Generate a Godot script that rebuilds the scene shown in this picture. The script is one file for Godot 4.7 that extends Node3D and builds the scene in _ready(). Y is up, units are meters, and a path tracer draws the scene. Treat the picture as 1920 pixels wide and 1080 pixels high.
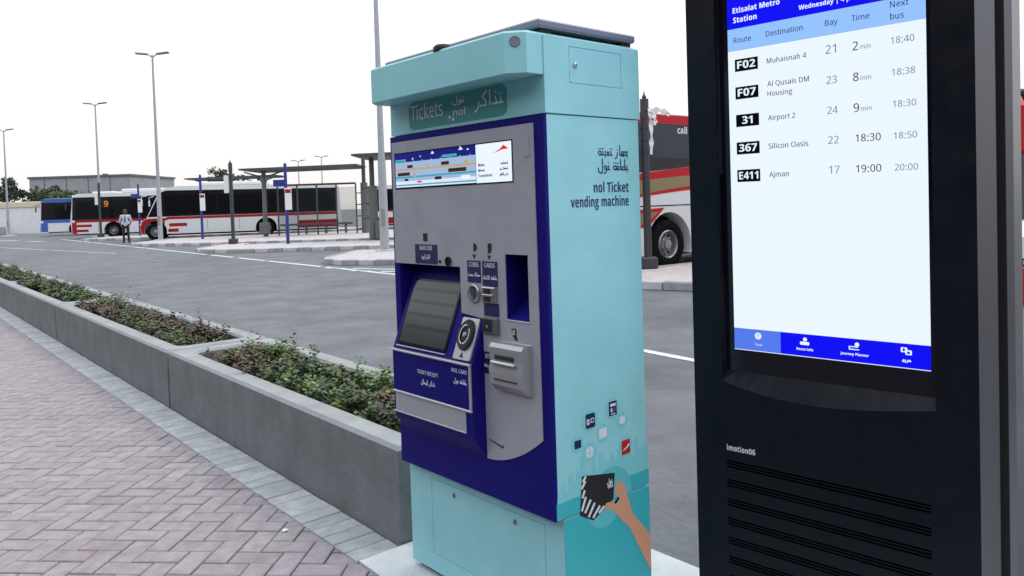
extends Node3D
# A bus station forecourt: a ticket machine and a timetable kiosk beside a row of planters, parked buses behind.
# Ground positions are written as (x, depth): depth runs away from the camera, so z = -depth.

var rng := RandomNumberGenerator.new()
var taken := {}
var M := {}
const XF0 := Transform3D.IDENTITY

# ---------------------------------------------------------------- mesh builder
class MB:
	var v := PackedVector3Array()
	var n := PackedVector3Array()
	var c := PackedColorArray()
	var colored := false
	var col := Color.WHITE

	func tri_n(a: Vector3, b: Vector3, d: Vector3, na: Vector3, nb: Vector3, nd: Vector3) -> void:
		# a, b, d run counter-clockwise seen from outside; Godot wants clockwise
		v.append(a); v.append(d); v.append(b)
		n.append(na); n.append(nd); n.append(nb)
		if colored:
			c.append(col); c.append(col); c.append(col)

	func tri(a: Vector3, b: Vector3, d: Vector3) -> void:
		var nn := (b - a).cross(d - a)
		if nn.length_squared() < 1e-16:
			return
		nn = nn.normalized()
		tri_n(a, b, d, nn, nn, nn)

	func quad(a: Vector3, b: Vector3, d: Vector3, e: Vector3) -> void:
		tri(a, b, d)
		tri(a, d, e)

	func quad_n(a: Vector3, b: Vector3, d: Vector3, e: Vector3, na: Vector3, nb: Vector3, nd: Vector3, ne: Vector3) -> void:
		tri_n(a, b, d, na, nb, nd)
		tri_n(a, d, e, na, nd, ne)

	# box with chamfered edges
	func box(ctr: Vector3, size: Vector3, b := 0.0, xf := Transform3D.IDENTITY) -> void:
		var h := size / 2.0
		b = minf(b, minf(h.x, minf(h.y, h.z)) * 0.9)
		if b <= 0.0:
			var p := []
			for i in 8:
				p.append(xf * (ctr + Vector3(h.x if i & 1 else -h.x, h.y if i & 2 else -h.y, h.z if i & 4 else -h.z)))
			quad(p[4], p[5], p[7], p[6]); quad(p[1], p[0], p[2], p[3])
			quad(p[5], p[1], p[3], p[7]); quad(p[0], p[4], p[6], p[2])
			quad(p[6], p[7], p[3], p[2]); quad(p[0], p[1], p[5], p[4])
			return
		for ax in 3:
			var a1 := (ax + 1) % 3
			var a2 := (ax + 2) % 3
			for s in [-1.0, 1.0]:
				var q := []
				for k in [[-1, -1], [1, -1], [1, 1], [-1, 1]]:
					var w := Vector3.ZERO
					w[ax] = s * h[ax]
					w[a1] = k[0] * (h[a1] - b)
					w[a2] = k[1] * (h[a2] - b)
					q.append(xf * (ctr + w))
				if s > 0: quad(q[0], q[1], q[2], q[3])
				else: quad(q[3], q[2], q[1], q[0])
			# edges parallel to ax
			for s1 in [-1.0, 1.0]:
				for s2 in [-1.0, 1.0]:
					var e := []
					for k in [-1.0, 1.0]:
						var w1 := Vector3.ZERO
						w1[ax] = k * (h[ax] - b); w1[a1] = s1 * h[a1]; w1[a2] = s2 * (h[a2] - b)
						var w2 := Vector3.ZERO
						w2[ax] = k * (h[ax] - b); w2[a1] = s1 * (h[a1] - b); w2[a2] = s2 * h[a2]
						e.append(xf * (ctr + w1)); e.append(xf * (ctr + w2))
					if s1 * s2 > 0: quad(e[0], e[2], e[3], e[1])
					else: quad(e[1], e[3], e[2], e[0])
		for sx in [-1.0, 1.0]:
			for sy in [-1.0, 1.0]:
				for sz in [-1.0, 1.0]:
					var a := xf * (ctr + Vector3(sx * h.x, sy * (h.y - b), sz * (h.z - b)))
					var d := xf * (ctr + Vector3(sx * (h.x - b), sy * h.y, sz * (h.z - b)))
					var e2 := xf * (ctr + Vector3(sx * (h.x - b), sy * (h.y - b), sz * h.z))
					if sx * sy * sz > 0: tri(a, d, e2)
					else: tri(a, e2, d)

	# polygon in the xy plane of xf, extruded from z0 to z1
	func prism(poly: PackedVector2Array, z0: float, z1: float, xf := Transform3D.IDENTITY, back := true) -> void:
		if poly.size() < 3:
			return
		if Geometry2D.is_polygon_clockwise(poly):
			poly.reverse()
		var t := Geometry2D.triangulate_polygon(poly)
		for i in range(0, t.size(), 3):
			var a := poly[t[i]]
			var b := poly[t[i + 1]]
			var d := poly[t[i + 2]]
			if (b - a).cross(d - a) < 0:
				var s := b
				b = d
				d = s
			tri(xf * Vector3(a.x, a.y, z1), xf * Vector3(b.x, b.y, z1), xf * Vector3(d.x, d.y, z1))
			if back:
				tri(xf * Vector3(a.x, a.y, z0), xf * Vector3(d.x, d.y, z0), xf * Vector3(b.x, b.y, z0))
		for i in poly.size():
			var a := poly[i]
			var b := poly[(i + 1) % poly.size()]
			quad(xf * Vector3(a.x, a.y, z0), xf * Vector3(b.x, b.y, z0), xf * Vector3(b.x, b.y, z1), xf * Vector3(a.x, a.y, z1))

	# slab with a chamfered rim on its z1 face
	func bevel_prism(poly: PackedVector2Array, z0: float, z1: float, b: float, xf := Transform3D.IDENTITY) -> void:
		if Geometry2D.is_polygon_clockwise(poly):
			poly.reverse()
		var inner := Geometry2D.offset_polygon(poly, -b, Geometry2D.JOIN_MITER)
		if inner.size() != 1 or inner[0].size() != poly.size():
			prism(poly, z0, z1, xf)
			return
		var q: PackedVector2Array = inner[0]
		if Geometry2D.is_polygon_clockwise(q):
			q.reverse()
		var best := 0
		for i in q.size():
			if q[i].distance_to(poly[0]) < q[best].distance_to(poly[0]):
				best = i
		var m := poly.size()
		var t := Geometry2D.triangulate_polygon(q)
		for i in range(0, t.size(), 3):
			var a := q[t[i]]
			var e := q[t[i + 1]]
			var d := q[t[i + 2]]
			if (e - a).cross(d - a) < 0:
				var s := e
				e = d
				d = s
			tri(xf * Vector3(a.x, a.y, z1), xf * Vector3(e.x, e.y, z1), xf * Vector3(d.x, d.y, z1))
		for i in m:
			var a := poly[i]
			var e := poly[(i + 1) % m]
			var qa := q[(best + i) % m]
			var qe := q[(best + i + 1) % m]
			quad(xf * Vector3(a.x, a.y, z0), xf * Vector3(e.x, e.y, z0), xf * Vector3(e.x, e.y, z1 - b), xf * Vector3(a.x, a.y, z1 - b))
			quad(xf * Vector3(a.x, a.y, z1 - b), xf * Vector3(e.x, e.y, z1 - b), xf * Vector3(qe.x, qe.y, z1), xf * Vector3(qa.x, qa.y, z1))

	# rectangle with rectangular holes, thickness z0..z1
	func plate(r: Rect2, holes: Array, z0: float, z1: float, xf := Transform3D.IDENTITY) -> void:
		var xs := [r.position.x, r.end.x]
		var ys := [r.position.y, r.end.y]
		for h in holes:
			xs.append(h.position.x); xs.append(h.end.x)
			ys.append(h.position.y); ys.append(h.end.y)
		xs.sort(); ys.sort()
		for i in xs.size() - 1:
			for j in ys.size() - 1:
				if xs[i + 1] - xs[i] < 1e-6 or ys[j + 1] - ys[j] < 1e-6:
					continue
				var m := Vector2((xs[i] + xs[i + 1]) / 2, (ys[j] + ys[j + 1]) / 2)
				var open := false
				for h in holes:
					if h.has_point(m): open = true
				if open: continue
				var a := Vector2(xs[i], ys[j])
				var b := Vector2(xs[i + 1], ys[j + 1])
				quad(xf * Vector3(a.x, a.y, z1), xf * Vector3(b.x, a.y, z1), xf * Vector3(b.x, b.y, z1), xf * Vector3(a.x, b.y, z1))
		var rims := [[r, false]]
		for h in holes: rims.append([h, true])
		for e in rims:
			var a: Vector2 = e[0].position
			var b: Vector2 = e[0].end
			var p := [Vector2(a.x, a.y), Vector2(b.x, a.y), Vector2(b.x, b.y), Vector2(a.x, b.y)]
			if e[1]: p.reverse()
			for i in 4:
				var s: Vector2 = p[i]
				var t: Vector2 = p[(i + 1) % 4]
				quad(xf * Vector3(s.x, s.y, z0), xf * Vector3(t.x, t.y, z0), xf * Vector3(t.x, t.y, z1), xf * Vector3(s.x, s.y, z1))

	# swept tube with a radius at each point
	func tube(path: Array, radii: Array, sides := 10, caps := true, xf := Transform3D.IDENTITY) -> void:
		var rings := []
		var norms := []
		var side := Vector3.ZERO
		for i in path.size():
			var t: Vector3
			if i == 0: t = path[1] - path[0]
			elif i == path.size() - 1: t = path[i] - path[i - 1]
			else: t = path[i + 1] - path[i - 1]
			t = t.normalized()
			if side == Vector3.ZERO:
				side = t.cross(Vector3.RIGHT if absf(t.x) < 0.8 else Vector3.UP).normalized()
			side = (side - t * side.dot(t)).normalized()
			var up := t.cross(side)
			var ring := []
			var nn := []
			for k in sides:
				var an := TAU * k / sides
				var d := side * cos(an) + up * sin(an)
				ring.append(xf * (path[i] + d * radii[i]))
				nn.append((xf.basis * d).normalized())
			rings.append(ring); norms.append(nn)
		for i in path.size() - 1:
			for k in sides:
				var l := (k + 1) % sides
				quad_n(rings[i][k], rings[i][l], rings[i + 1][l], rings[i + 1][k], norms[i][k], norms[i][l], norms[i + 1][l], norms[i + 1][k])
		if caps:
			for k in range(1, sides - 1):
				tri(rings[0][0], rings[0][k + 1], rings[0][k])
				var e: Array = rings[path.size() - 1]
				tri(e[0], e[k], e[k + 1])

	# profile of (radius, height) turned about the y axis of xf; hard turns stay hard
	func lathe(prof: Array, sides := 20, xf := Transform3D.IDENTITY) -> void:
		for i in prof.size() - 1:
			var a: Vector2 = prof[i]
			var b: Vector2 = prof[i + 1]
			var d := (b - a)
			if d.length() < 1e-6: continue
			var pn := Vector2(d.y, -d.x).normalized()
			for k in sides:
				var c0 := cos(TAU * k / sides); var s0 := -sin(TAU * k / sides)
				var c1 := cos(TAU * (k + 1) / sides); var s1 := -sin(TAU * (k + 1) / sides)
				var n0 := (xf.basis * Vector3(pn.x * c0, pn.y, pn.x * s0)).normalized()
				var n1 := (xf.basis * Vector3(pn.x * c1, pn.y, pn.x * s1)).normalized()
				quad_n(xf * Vector3(a.x * c0, a.y, a.x * s0), xf * Vector3(a.x * c1, a.y, a.x * s1), xf * Vector3(b.x * c1, b.y, b.x * s1), xf * Vector3(b.x * c0, b.y, b.x * s0), n0, n1, n1, n0)

	func mesh(m: Material = null) -> ArrayMesh:
		var arr := []
		arr.resize(Mesh.ARRAY_MAX)
		arr[Mesh.ARRAY_VERTEX] = v
		arr[Mesh.ARRAY_NORMAL] = n
		if colored: arr[Mesh.ARRAY_COLOR] = c
		var am := ArrayMesh.new()
		am.add_surface_from_arrays(Mesh.PRIMITIVE_TRIANGLES, arr)
		if m: am.surface_set_material(0, m)
		return am

# ---------------------------------------------------------------- scene helpers
func numbered(called: String) -> String:
	if not taken.has(called):
		taken[called] = 0
		return called
	taken[called] += 1
	return "%s_%03d" % [called, taken[called]]

func tag(o: Node, label: String, category: String, group := "") -> void:
	o.set_meta("label", label)
	o.set_meta("category", category)
	if group: o.set_meta("group", group)

func thing(called: String, label: String, category: String, at := Vector3.ZERO, turn := 0.0, group := "") -> Node3D:
	var o := Node3D.new()
	o.name = numbered(called)
	add_child(o)
	o.position = at
	o.rotation.y = turn
	tag(o, label, category, group)
	return o

func obj(called: String, mb: MB, m: Material, parent: Node = null) -> MeshInstance3D:
	var o := MeshInstance3D.new()
	o.mesh = mb.mesh(m)
	if parent:
		o.name = called
		parent.add_child(o, true)
	else:
		o.name = numbered(called)
		add_child(o, true)
	return o

func struct(called: String, mb: MB, m: Material) -> MeshInstance3D:
	var o := obj(called, mb, m)
	o.set_meta("kind", "structure")
	return o

func bx(called: String, parent: Node, m: Material, ctr: Vector3, size: Vector3, b := 0.0, xf := XF0) -> MeshInstance3D:
	var mb := MB.new()
	mb.box(ctr, size, b, xf)
	return obj(called, mb, m, parent)

func pr(called: String, parent: Node, m: Material, poly: PackedVector2Array, z0: float, z1: float, xf := XF0) -> MeshInstance3D:
	var mb := MB.new()
	mb.prism(poly, z0, z1, xf)
	return obj(called, mb, m, parent)

func G(x: float, depth: float, y := 0.0) -> Vector3:
	return Vector3(x, y, -depth)

func lin(r: float, g: float, b: float) -> Color:
	return Color(r, g, b).linear_to_srgb()

func mat(r: float, g: float, b: float, rough := 0.7, metal := 0.0) -> StandardMaterial3D:
	var m := StandardMaterial3D.new()
	m.albedo_color = lin(r, g, b)
	m.roughness = rough
	m.metallic = metal
	m.metallic_specular = 0.5
	return m

func glow(r: float, g: float, b: float, e := 1.0) -> StandardMaterial3D:
	var m := mat(0.004, 0.004, 0.004, 0.3)
	m.metallic_specular = 0.15
	m.emission_enabled = true
	m.emission = lin(r, g, b)
	m.emission_energy_multiplier = e
	return m

func noise(freq: float, oct := 4, sd := 1, kind := FastNoiseLite.TYPE_SIMPLEX_SMOOTH) -> FastNoiseLite:
	var f := FastNoiseLite.new()
	f.noise_type = kind
	f.frequency = freq
	f.fractal_octaves = oct
	f.seed = sd
	return f

# seamless mottled greyscale texture around 1.0 * base, made of coarse patches plus grain
func mottle(size: int, freq: float, lo: Color, hi: Color, sd: int, oct := 6) -> NoiseTexture2D:
	var t := NoiseTexture2D.new()
	t.width = size
	t.height = size
	t.seamless = true
	t.noise = noise(freq, oct, sd)
	t.noise.fractal_gain = 0.62
	var g := Gradient.new()
	g.set_color(0, lo.linear_to_srgb())
	g.set_color(1, hi.linear_to_srgb())
	t.color_ramp = g
	return t

func bumps(size: int, freq: float, strength: float, sd: int, oct := 5) -> NoiseTexture2D:
	var t := NoiseTexture2D.new()
	t.width = size
	t.height = size
	t.seamless = true
	t.noise = noise(freq, oct, sd)
	t.as_normal_map = true
	t.bump_strength = strength
	return t

func textured(alb: Texture2D, scale: float, rough: float, nrm: Texture2D = null, depth := 0.5) -> StandardMaterial3D:
	var m := StandardMaterial3D.new()
	m.albedo_texture = alb
	m.roughness = rough
	m.uv1_triplanar = true
	m.uv1_world_triplanar = true
	m.uv1_scale = Vector3.ONE * scale
	if nrm:
		m.normal_enabled = true
		m.normal_texture = nrm
		m.normal_scale = depth
	return m

# paint on metal: faint dust and wiping marks in colour and gloss
func painted(r: float, g: float, b: float, rough: float, sd: int) -> StandardMaterial3D:
	var m := mat(r, g, b, rough)
	m.albedo_texture = mottle(256, 0.012, Color(0.90, 0.90, 0.90), Color(1.0, 1.0, 1.0), sd, 5)
	m.roughness = 1.0
	m.roughness_texture = mottle(256, 0.02, Color(rough * 0.6, rough * 0.6, rough * 0.6).srgb_to_linear(), Color(rough * 1.5, rough * 1.5, rough * 1.5).srgb_to_linear(), sd + 7, 6)
	m.roughness_texture_channel = BaseMaterial3D.TEXTURE_CHANNEL_RED
	m.uv1_triplanar = true
	m.uv1_scale = Vector3.ONE * 1.3
	return m

# cast concrete with run-off streaks, blotches and pin holes
func streaked(sd: int) -> ImageTexture:
	var n := 512
	var coarse := noise(0.012, 4, sd).get_seamless_image(n, n)
	var runs := noise(0.05, 4, sd + 1).get_seamless_image(n, 64)
	runs.resize(n, n, Image.INTERPOLATE_CUBIC)
	var fine := noise(0.25, 2, sd + 2).get_seamless_image(n, n)
	var im := Image.create(n, n, false, Image.FORMAT_RGB8)
	for y in n:
		for x in n:
			var k := 1.0 + 0.34 * (coarse.get_pixel(x, y).r - 0.5) + 0.26 * (runs.get_pixel(x, y).r - 0.5) + 0.16 * (fine.get_pixel(x, y).r - 0.5)
			if fine.get_pixel(x, y).r < 0.16: k *= 0.72
			im.set_pixel(x, y, Color(0.186 * k, 0.192 * k, 0.203 * k).linear_to_srgb())
	return ImageTexture.create_from_image(im)

func rect(x0: float, y0: float, x1: float, y1: float) -> PackedVector2Array:
	return PackedVector2Array([Vector2(x0, y0), Vector2(x1, y0), Vector2(x1, y1), Vector2(x0, y1)])

func rrect(x0: float, y0: float, x1: float, y1: float, r: float, k := 5) -> PackedVector2Array:
	var p := PackedVector2Array()
	for c in [[x1 - r, y0 + r, -PI / 2], [x1 - r, y1 - r, 0.0], [x0 + r, y1 - r, PI / 2], [x0 + r, y0 + r, PI]]:
		for i in k + 1:
			var a: float = c[2] + PI / 2 * i / k
			p.append(Vector2(c[0] + r * cos(a), c[1] + r * sin(a)))
	return p

func disc(x: float, y: float, r: float, k := 20, ry := -1.0) -> PackedVector2Array:
	var p := PackedVector2Array()
	for i in k:
		p.append(Vector2(x + r * cos(TAU * i / k), y + (ry if ry > 0 else r) * sin(TAU * i / k)))
	return p

# ---------------------------------------------------------------- lettering
var fonts := {}

func text(parent: Node, s: String, x: float, y: float, w: float, xf: Transform3D, m: Material, bold := false, cap := 0.0, from_right := false) -> MeshInstance3D:
	if not fonts.has(bold):
		var f := SystemFont.new()
		f.font_names = PackedStringArray(["Droid Sans"])
		f.font_weight = 700 if bold else 400
		fonts[bold] = f
	var t := TextMesh.new()
	t.font = fonts[bold]
	t.font_size = 64
	t.pixel_size = 0.001
	t.depth = 0.001
	t.text = s
	t.material = m
	var bb := t.get_aabb()
	var f2: Font = fonts[bold]
	var base := (f2.get_descent(64) - f2.get_ascent(64)) / 2.0 * 0.001
	var sx := w / bb.size.x
	var sy := sx
	if cap > 0.0:
		sy = cap / (64.0 * 0.714 * 0.001)
	var left := x - w if from_right else x
	var o := MeshInstance3D.new()
	o.name = "lettering"
	o.mesh = t
	parent.add_child(o, true)
	o.transform = xf * Transform3D(Basis.from_scale(Vector3(sx, sy, 0.6)), Vector3(left - bb.position.x * sx, y - base * sy, 0.0003))
	return o

# Arabic lettering from pen strokes. x grows to the left; each letter: width, strokes, dots, joins the next
var AR := {}

func arc(cx: float, cy: float, r: float, a0: float, a1: float, k := 8, ry := -1.0) -> Array:
	var p := []
	for i in k + 1:
		var a := deg_to_rad(lerpf(a0, a1, float(i) / k))
		p.append(Vector2(cx + r * cos(a), cy + (ry if ry > 0 else r) * sin(a)))
	return p

func arabic_letters() -> void:
	var tooth := [[Vector2(0, 0), Vector2(0.13, 0), Vector2(0.13, 0.38)], [Vector2(0.13, 0), Vector2(0.3, 0)]]
	AR["alef"] = [0.26, [[Vector2(0, 0), Vector2(0.13, 0), Vector2(0.13, 1.0)]], [], false]
	AR["alef0"] = [0.22, [[Vector2(0.1, 0), Vector2(0.1, 1.0)]], [], false]
	AR["lam"] = [0.3, [[Vector2(0, 0), Vector2(0.12, 0), Vector2(0.12, 1.0)], [Vector2(0.12, 0), Vector2(0.3, 0)]], [], true]
	AR["lam_end"] = [0.62, [[Vector2(0.06, 1.0), Vector2(0.06, -0.02)] + arc(0.31, -0.02, 0.25, 180, 360, 8, 0.3) + [Vector2(0.56, 0.14)]], [], false]
	AR["ba"] = [0.3, tooth, [Vector2(0.13, -0.22)], true]
	AR["ta"] = [0.3, tooth, [Vector2(0.04, 0.62), Vector2(0.24, 0.62)], true]
	AR["noon"] = [0.3, tooth, [Vector2(0.13, 0.64)], true]
	AR["ya"] = [0.3, tooth, [Vector2(0.04, -0.22), Vector2(0.24, -0.22)], true]
	AR["hamza_ya"] = [0.3, tooth, [Vector2(0.1, 0.68), Vector2(0.18, 0.6)], true]
	AR["ta_marbuta"] = [0.42, [[Vector2(0, 0)] + arc(0.2, 0.19, 0.17, -90, 270, 10, 0.19)], [Vector2(0.1, 0.64), Vector2(0.3, 0.64)], false]
	AR["ra"] = [0.4, [[Vector2(0.12, 0.3), Vector2(0.14, 0.0), Vector2(0.24, -0.24), Vector2(0.42, -0.34)]], [], false]
	AR["zay"] = [0.4, [[Vector2(0.12, 0.3), Vector2(0.14, 0.0), Vector2(0.24, -0.24), Vector2(0.42, -0.34)]], [Vector2(0.16, 0.56)], false]
	AR["dal"] = [0.4, [[Vector2(0.2, 0.55), Vector2(0.06, 0.2), Vector2(0.06, 0.0), Vector2(0.36, 0.0)]], [], false]
	AR["thal"] = [0.42, [[Vector2(0.0, 0.0), Vector2(0.12, 0.0), Vector2(0.2, 0.48)], [Vector2(0.1, 0.0), Vector2(0.38, 0.0)]], [Vector2(0.2, 0.8)], false]
	AR["waw"] = [0.46, [arc(0.2, 0.2, 0.15, 0, 360, 10), [Vector2(0.06, 0.18), Vector2(0.1, -0.08), Vector2(0.22, -0.28), Vector2(0.42, -0.34)]], [], false]
	AR["kaf"] = [0.5, [[Vector2(0.06, 1.0), Vector2(0.36, 0.64), Vector2(0.12, 0.3), Vector2(0.1, 0.0)], [Vector2(0.1, 0), Vector2(0.5, 0)]], [], true]
	AR["qaf"] = [0.36, [arc(0.17, 0.2, 0.15, 0, 360, 10), [Vector2(0, 0), Vector2(0.36, 0)]], [Vector2(0.07, 0.62), Vector2(0.27, 0.62)], true]
	AR["ain"] = [0.4, [[Vector2(0, 0), Vector2(0.16, 0.0), Vector2(0.3, 0.3), Vector2(0.08, 0.3), Vector2(0.22, 0.0), Vector2(0.4, 0)]], [], true]
	AR["jeem"] = [0.46, [[Vector2(0.02, 0.36), Vector2(0.4, 0.4), Vector2(0.1, 0.06), Vector2(0.06, 0.0), Vector2(0.46, 0.0)]], [Vector2(0.2, -0.24)], true]
	AR["heh"] = [0.46, [arc(0.22, 0.16, 0.17, 0, 360, 12, 0.24), [Vector2(0.06, 0.14), Vector2(0.38, 0.12)], [Vector2(0, 0), Vector2(0.46, 0)]], [], true]
	AR["tah"] = [0.5, [arc(0.26, 0.16, 0.22, 0, 360, 12, 0.15), [Vector2(0.1, 1.0), Vector2(0.1, 0.02)], [Vector2(0, 0), Vector2(0.5, 0)]], [], true]
	AR["meem"] = [0.34, [arc(0.17, 0.14, 0.14, 0, 360, 10), [Vector2(0, 0), Vector2(0.34, 0)]], [], true]
	AR["seen"] = [0.6, [[Vector2(0, 0), Vector2(0.6, 0)], [Vector2(0.1, 0), Vector2(0.1, 0.3)], [Vector2(0.3, 0), Vector2(0.3, 0.3)], [Vector2(0.5, 0), Vector2(0.5, 0.34)]], [], true]
	AR["space"] = [0.28, [], [], false]

func arabic(parent: Node, word: Array, x: float, y: float, w: float, h: float, xf: Transform3D, m: Material, pen := 0.12, from_right := false) -> MeshInstance3D:
	var total := 0.0
	for l in word: total += AR[l][0] + (0.0 if AR[l][3] else 0.06)
	var sx := w / total
	var sy := h
	var right := x if from_right else x + w
	var mb := MB.new()
	var at := 0.0
	var r := pen * h / 2.0
	for l in word:
		var g: Array = AR[l]
		for st in g[1]:
			var pts := PackedVector2Array()
			for q in st: pts.append(Vector2(right - (at + q.x) * sx, y + q.y * sy))
			for i in pts.size() - 1:
				var d := pts[i + 1] - pts[i]
				if d.length() < 1e-6: continue
				d = d.normalized()
				var s := Vector2(-d.y, d.x) * r
				var e := d * r * 0.8
				mb.prism(PackedVector2Array([pts[i] - e + s, pts[i] - e - s, pts[i + 1] + e - s, pts[i + 1] + e + s]), 0.0003, 0.0008 + 0.00002 * (i % 5), xf, false)
		for d in g[2]:
			var p := Vector2(right - (at + d.x) * sx, y + d.y * sy)
			var k := r * 1.25
			mb.prism(PackedVector2Array([p + Vector2(k, 0), p + Vector2(0, k), p - Vector2(k, 0), p - Vector2(0, k)]), 0.0003, 0.0009, xf, false)
		at += g[0] + (0.0 if g[3] else 0.06)
	return obj("lettering", mb, m, parent)

# ---------------------------------------------------------------- materials
func make_materials() -> void:
	M.teal = painted(0.32, 0.69, 0.75, 0.42, 60)
	M.teal_sign = mat(0.06, 0.30, 0.31, 0.35)
	M.teal_band = mat(0.045, 0.45, 0.51, 0.45)
	M.teal_soft = mat(0.22, 0.61, 0.66, 0.45)
	M.teal_mid = mat(0.12, 0.51, 0.55, 0.45)
	M.navy = mat(0.010, 0.007, 0.17, 0.5)
	M.navy.metallic_specular = 0.22
	M.navy_deep = mat(0.008, 0.008, 0.08, 0.4)
	M.navy_print = mat(0.012, 0.016, 0.10, 0.5)
	M.panel_grey = painted(0.42, 0.42, 0.48, 0.42, 61)
	M.panel_grey.metallic = 0.1
	M.silver = mat(0.55, 0.55, 0.58, 0.35, 0.5)
	M.steel = mat(0.42, 0.42, 0.44, 0.28, 0.9)
	M.cast_metal = mat(0.42, 0.42, 0.44, 0.4, 0.6)
	M.white_print = mat(0.72, 0.74, 0.8, 0.5)
	M.soft_white = mat(0.66, 0.74, 0.78, 0.5)
	M.black_gloss = mat(0.010, 0.010, 0.012, 0.15)
	M.black_gloss.metallic_specular = 0.3
	M.black_matt = mat(0.012, 0.012, 0.014, 0.6)
	M.gasket = mat(0.03, 0.05, 0.06, 0.8)
	M.skin_print = mat(0.66, 0.33, 0.20, 0.5)
	M.red_print = mat(0.45, 0.015, 0.02, 0.5)
	M.roof_sheet = mat(0.24, 0.25, 0.31, 0.35, 0.3)
	M.lcd = mat(0.045, 0.055, 0.055, 0.12)
	M.lcd_bar = mat(0.018, 0.022, 0.024, 0.15)
	M.kiosk = painted(0.0088, 0.0098, 0.016, 0.34, 62)
	M.kiosk.metallic_specular = 0.28
	M.trim = mat(0.15, 0.15, 0.165, 0.38, 0.85)
	M.kiosk_slot = mat(0.003, 0.003, 0.004, 0.8)
	M.bezel = mat(0.006, 0.005, 0.012, 0.15)
	M.reveal = mat(0.5, 0.5, 0.6, 0.3)
	M.s_white = glow(0.84, 0.93, 1.0, 1.0)
	M.s_blue = glow(0.004, 0.004, 0.92, 1.0)
	M.s_head = glow(0.30, 0.55, 1.0, 1.0)
	M.s_tab = glow(0.09, 0.2, 0.85, 1.0)
	M.s_text = glow(0.02, 0.025, 0.14, 1.0)
	M.s_dark = glow(0.012, 0.012, 0.05, 1.0)
	M.s_black = glow(0.0, 0.0, 0.004, 1.0)
	M.s_grey = glow(0.2, 0.23, 0.38, 1.0)
	M.s_line = glow(0.72, 0.84, 0.95, 1.0)
	M.s_pale = glow(0.75, 0.8, 1.0, 1.0)
	M.s_red = glow(0.8, 0.02, 0.01, 1.0)
	M.s_sky = glow(0.36, 0.48, 0.74, 1.0)
	M.s_teal = glow(0.06, 0.4, 0.42, 1.0)
	M.s_sand = glow(0.5, 0.4, 0.2, 1.0)
	M.s_night = glow(0.012, 0.014, 0.20, 1.0)
	M.s_brown = glow(0.05, 0.02, 0.015, 1.0)

	var con := mottle(512, 0.006, Color(0.25, 0.257, 0.272), Color(0.36, 0.368, 0.384), 11)
	M.concrete_wall = textured(streaked(64), 0.42, 0.88, bumps(512, 0.06, 3.0, 12), 0.3)
	M.concrete = textured(con, 0.8, 0.85, bumps(512, 0.06, 3.0, 12), 0.35)
	M.slab = textured(mottle(512, 0.008, Color(0.50, 0.52, 0.55), Color(0.68, 0.70, 0.73), 13), 0.9, 0.85, bumps(512, 0.08, 3.0, 14), 0.3)
	M.kerb = textured(mottle(256, 0.02, Color(0.24, 0.24, 0.25), Color(0.40, 0.40, 0.41), 15), 0.7, 0.9)
	M.kerb_pale = textured(mottle(256, 0.02, Color(0.40, 0.40, 0.42), Color(0.58, 0.58, 0.60), 16), 0.7, 0.9)
	M.platform = textured(mottle(256, 0.02, Color(0.42, 0.37, 0.375), Color(0.58, 0.53, 0.54), 17), 0.5, 0.9)
	var brick_bump := bumps(512, 0.09, 4.0, 21)
	M.bricks = []
	var tones := [Vector3(0.322, 0.282, 0.308), Vector3(0.330, 0.294, 0.318), Vector3(0.312, 0.268, 0.295), Vector3(0.326, 0.289, 0.313), Vector3(0.292, 0.242, 0.272), Vector3(0.336, 0.305, 0.327)]
	for i in tones.size():
		var t: Vector3 = tones[i]
		M.bricks.append(textured(mottle(256, 0.02, Color(t.x, t.y, t.z) * 0.76, Color(t.x, t.y, t.z) * 1.22, 30 + i), 1.6, 0.82, brick_bump, 0.4))
	M.borders = []
	for i in 3:
		var t := [Vector3(0.41, 0.42, 0.44), Vector3(0.45, 0.46, 0.48), Vector3(0.49, 0.50, 0.52)][i] as Vector3
		M.borders.append(textured(mottle(256, 0.02, Color(t.x, t.y, t.z) * 0.78, Color(t.x, t.y, t.z) * 1.2, 40 + i), 1.5, 0.85, brick_bump, 0.4))
	M.joint = textured(mottle(256, 0.05, Color(0.05, 0.047, 0.05), Color(0.16, 0.15, 0.155), 47), 2.0, 0.95)
	M.soil = textured(mottle(256, 0.06, Color(0.018, 0.014, 0.011), Color(0.06, 0.045, 0.035), 48), 3.0, 1.0, bumps(256, 0.08, 8.0, 49), 1.0)
	M.asphalt = textured(mottle(1024, 0.012, Color(0.098, 0.104, 0.120), Color(0.182, 0.190, 0.214), 50, 7), 0.09, 0.78, bumps(1024, 0.16, 3.0, 51), 0.3)
	M.asphalt.vertex_color_use_as_albedo = true
	M.paint = textured(mottle(256, 0.03, Color(0.50, 0.51, 0.53), Color(0.80, 0.81, 0.83), 52), 0.8, 0.7)
	M.leaf = mat(1, 1, 1, 0.5)
	M.leaf.vertex_color_use_as_albedo = true
	M.leaf.backlight_enabled = true
	M.leaf.backlight = Color(0.12, 0.16, 0.05)
	M.bark = mat(0.09, 0.065, 0.045, 0.9)
	M.galvanised = textured(mottle(256, 0.03, Color(0.30, 0.32, 0.35), Color(0.46, 0.48, 0.52), 55), 1.4, 0.5)
	M.galvanised.metallic = 0.3
	M.dark_metal = mat(0.045, 0.05, 0.058, 0.45, 0.2)
	M.slate_metal = mat(0.11, 0.115, 0.12, 0.5, 0.2)
	M.blue_pole = mat(0.015, 0.03, 0.22, 0.4)
	M.lamp_grey = mat(0.25, 0.25, 0.25, 0.5, 0.2)
	M.bus_white = mat(0.68, 0.69, 0.71, 0.3)
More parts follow.
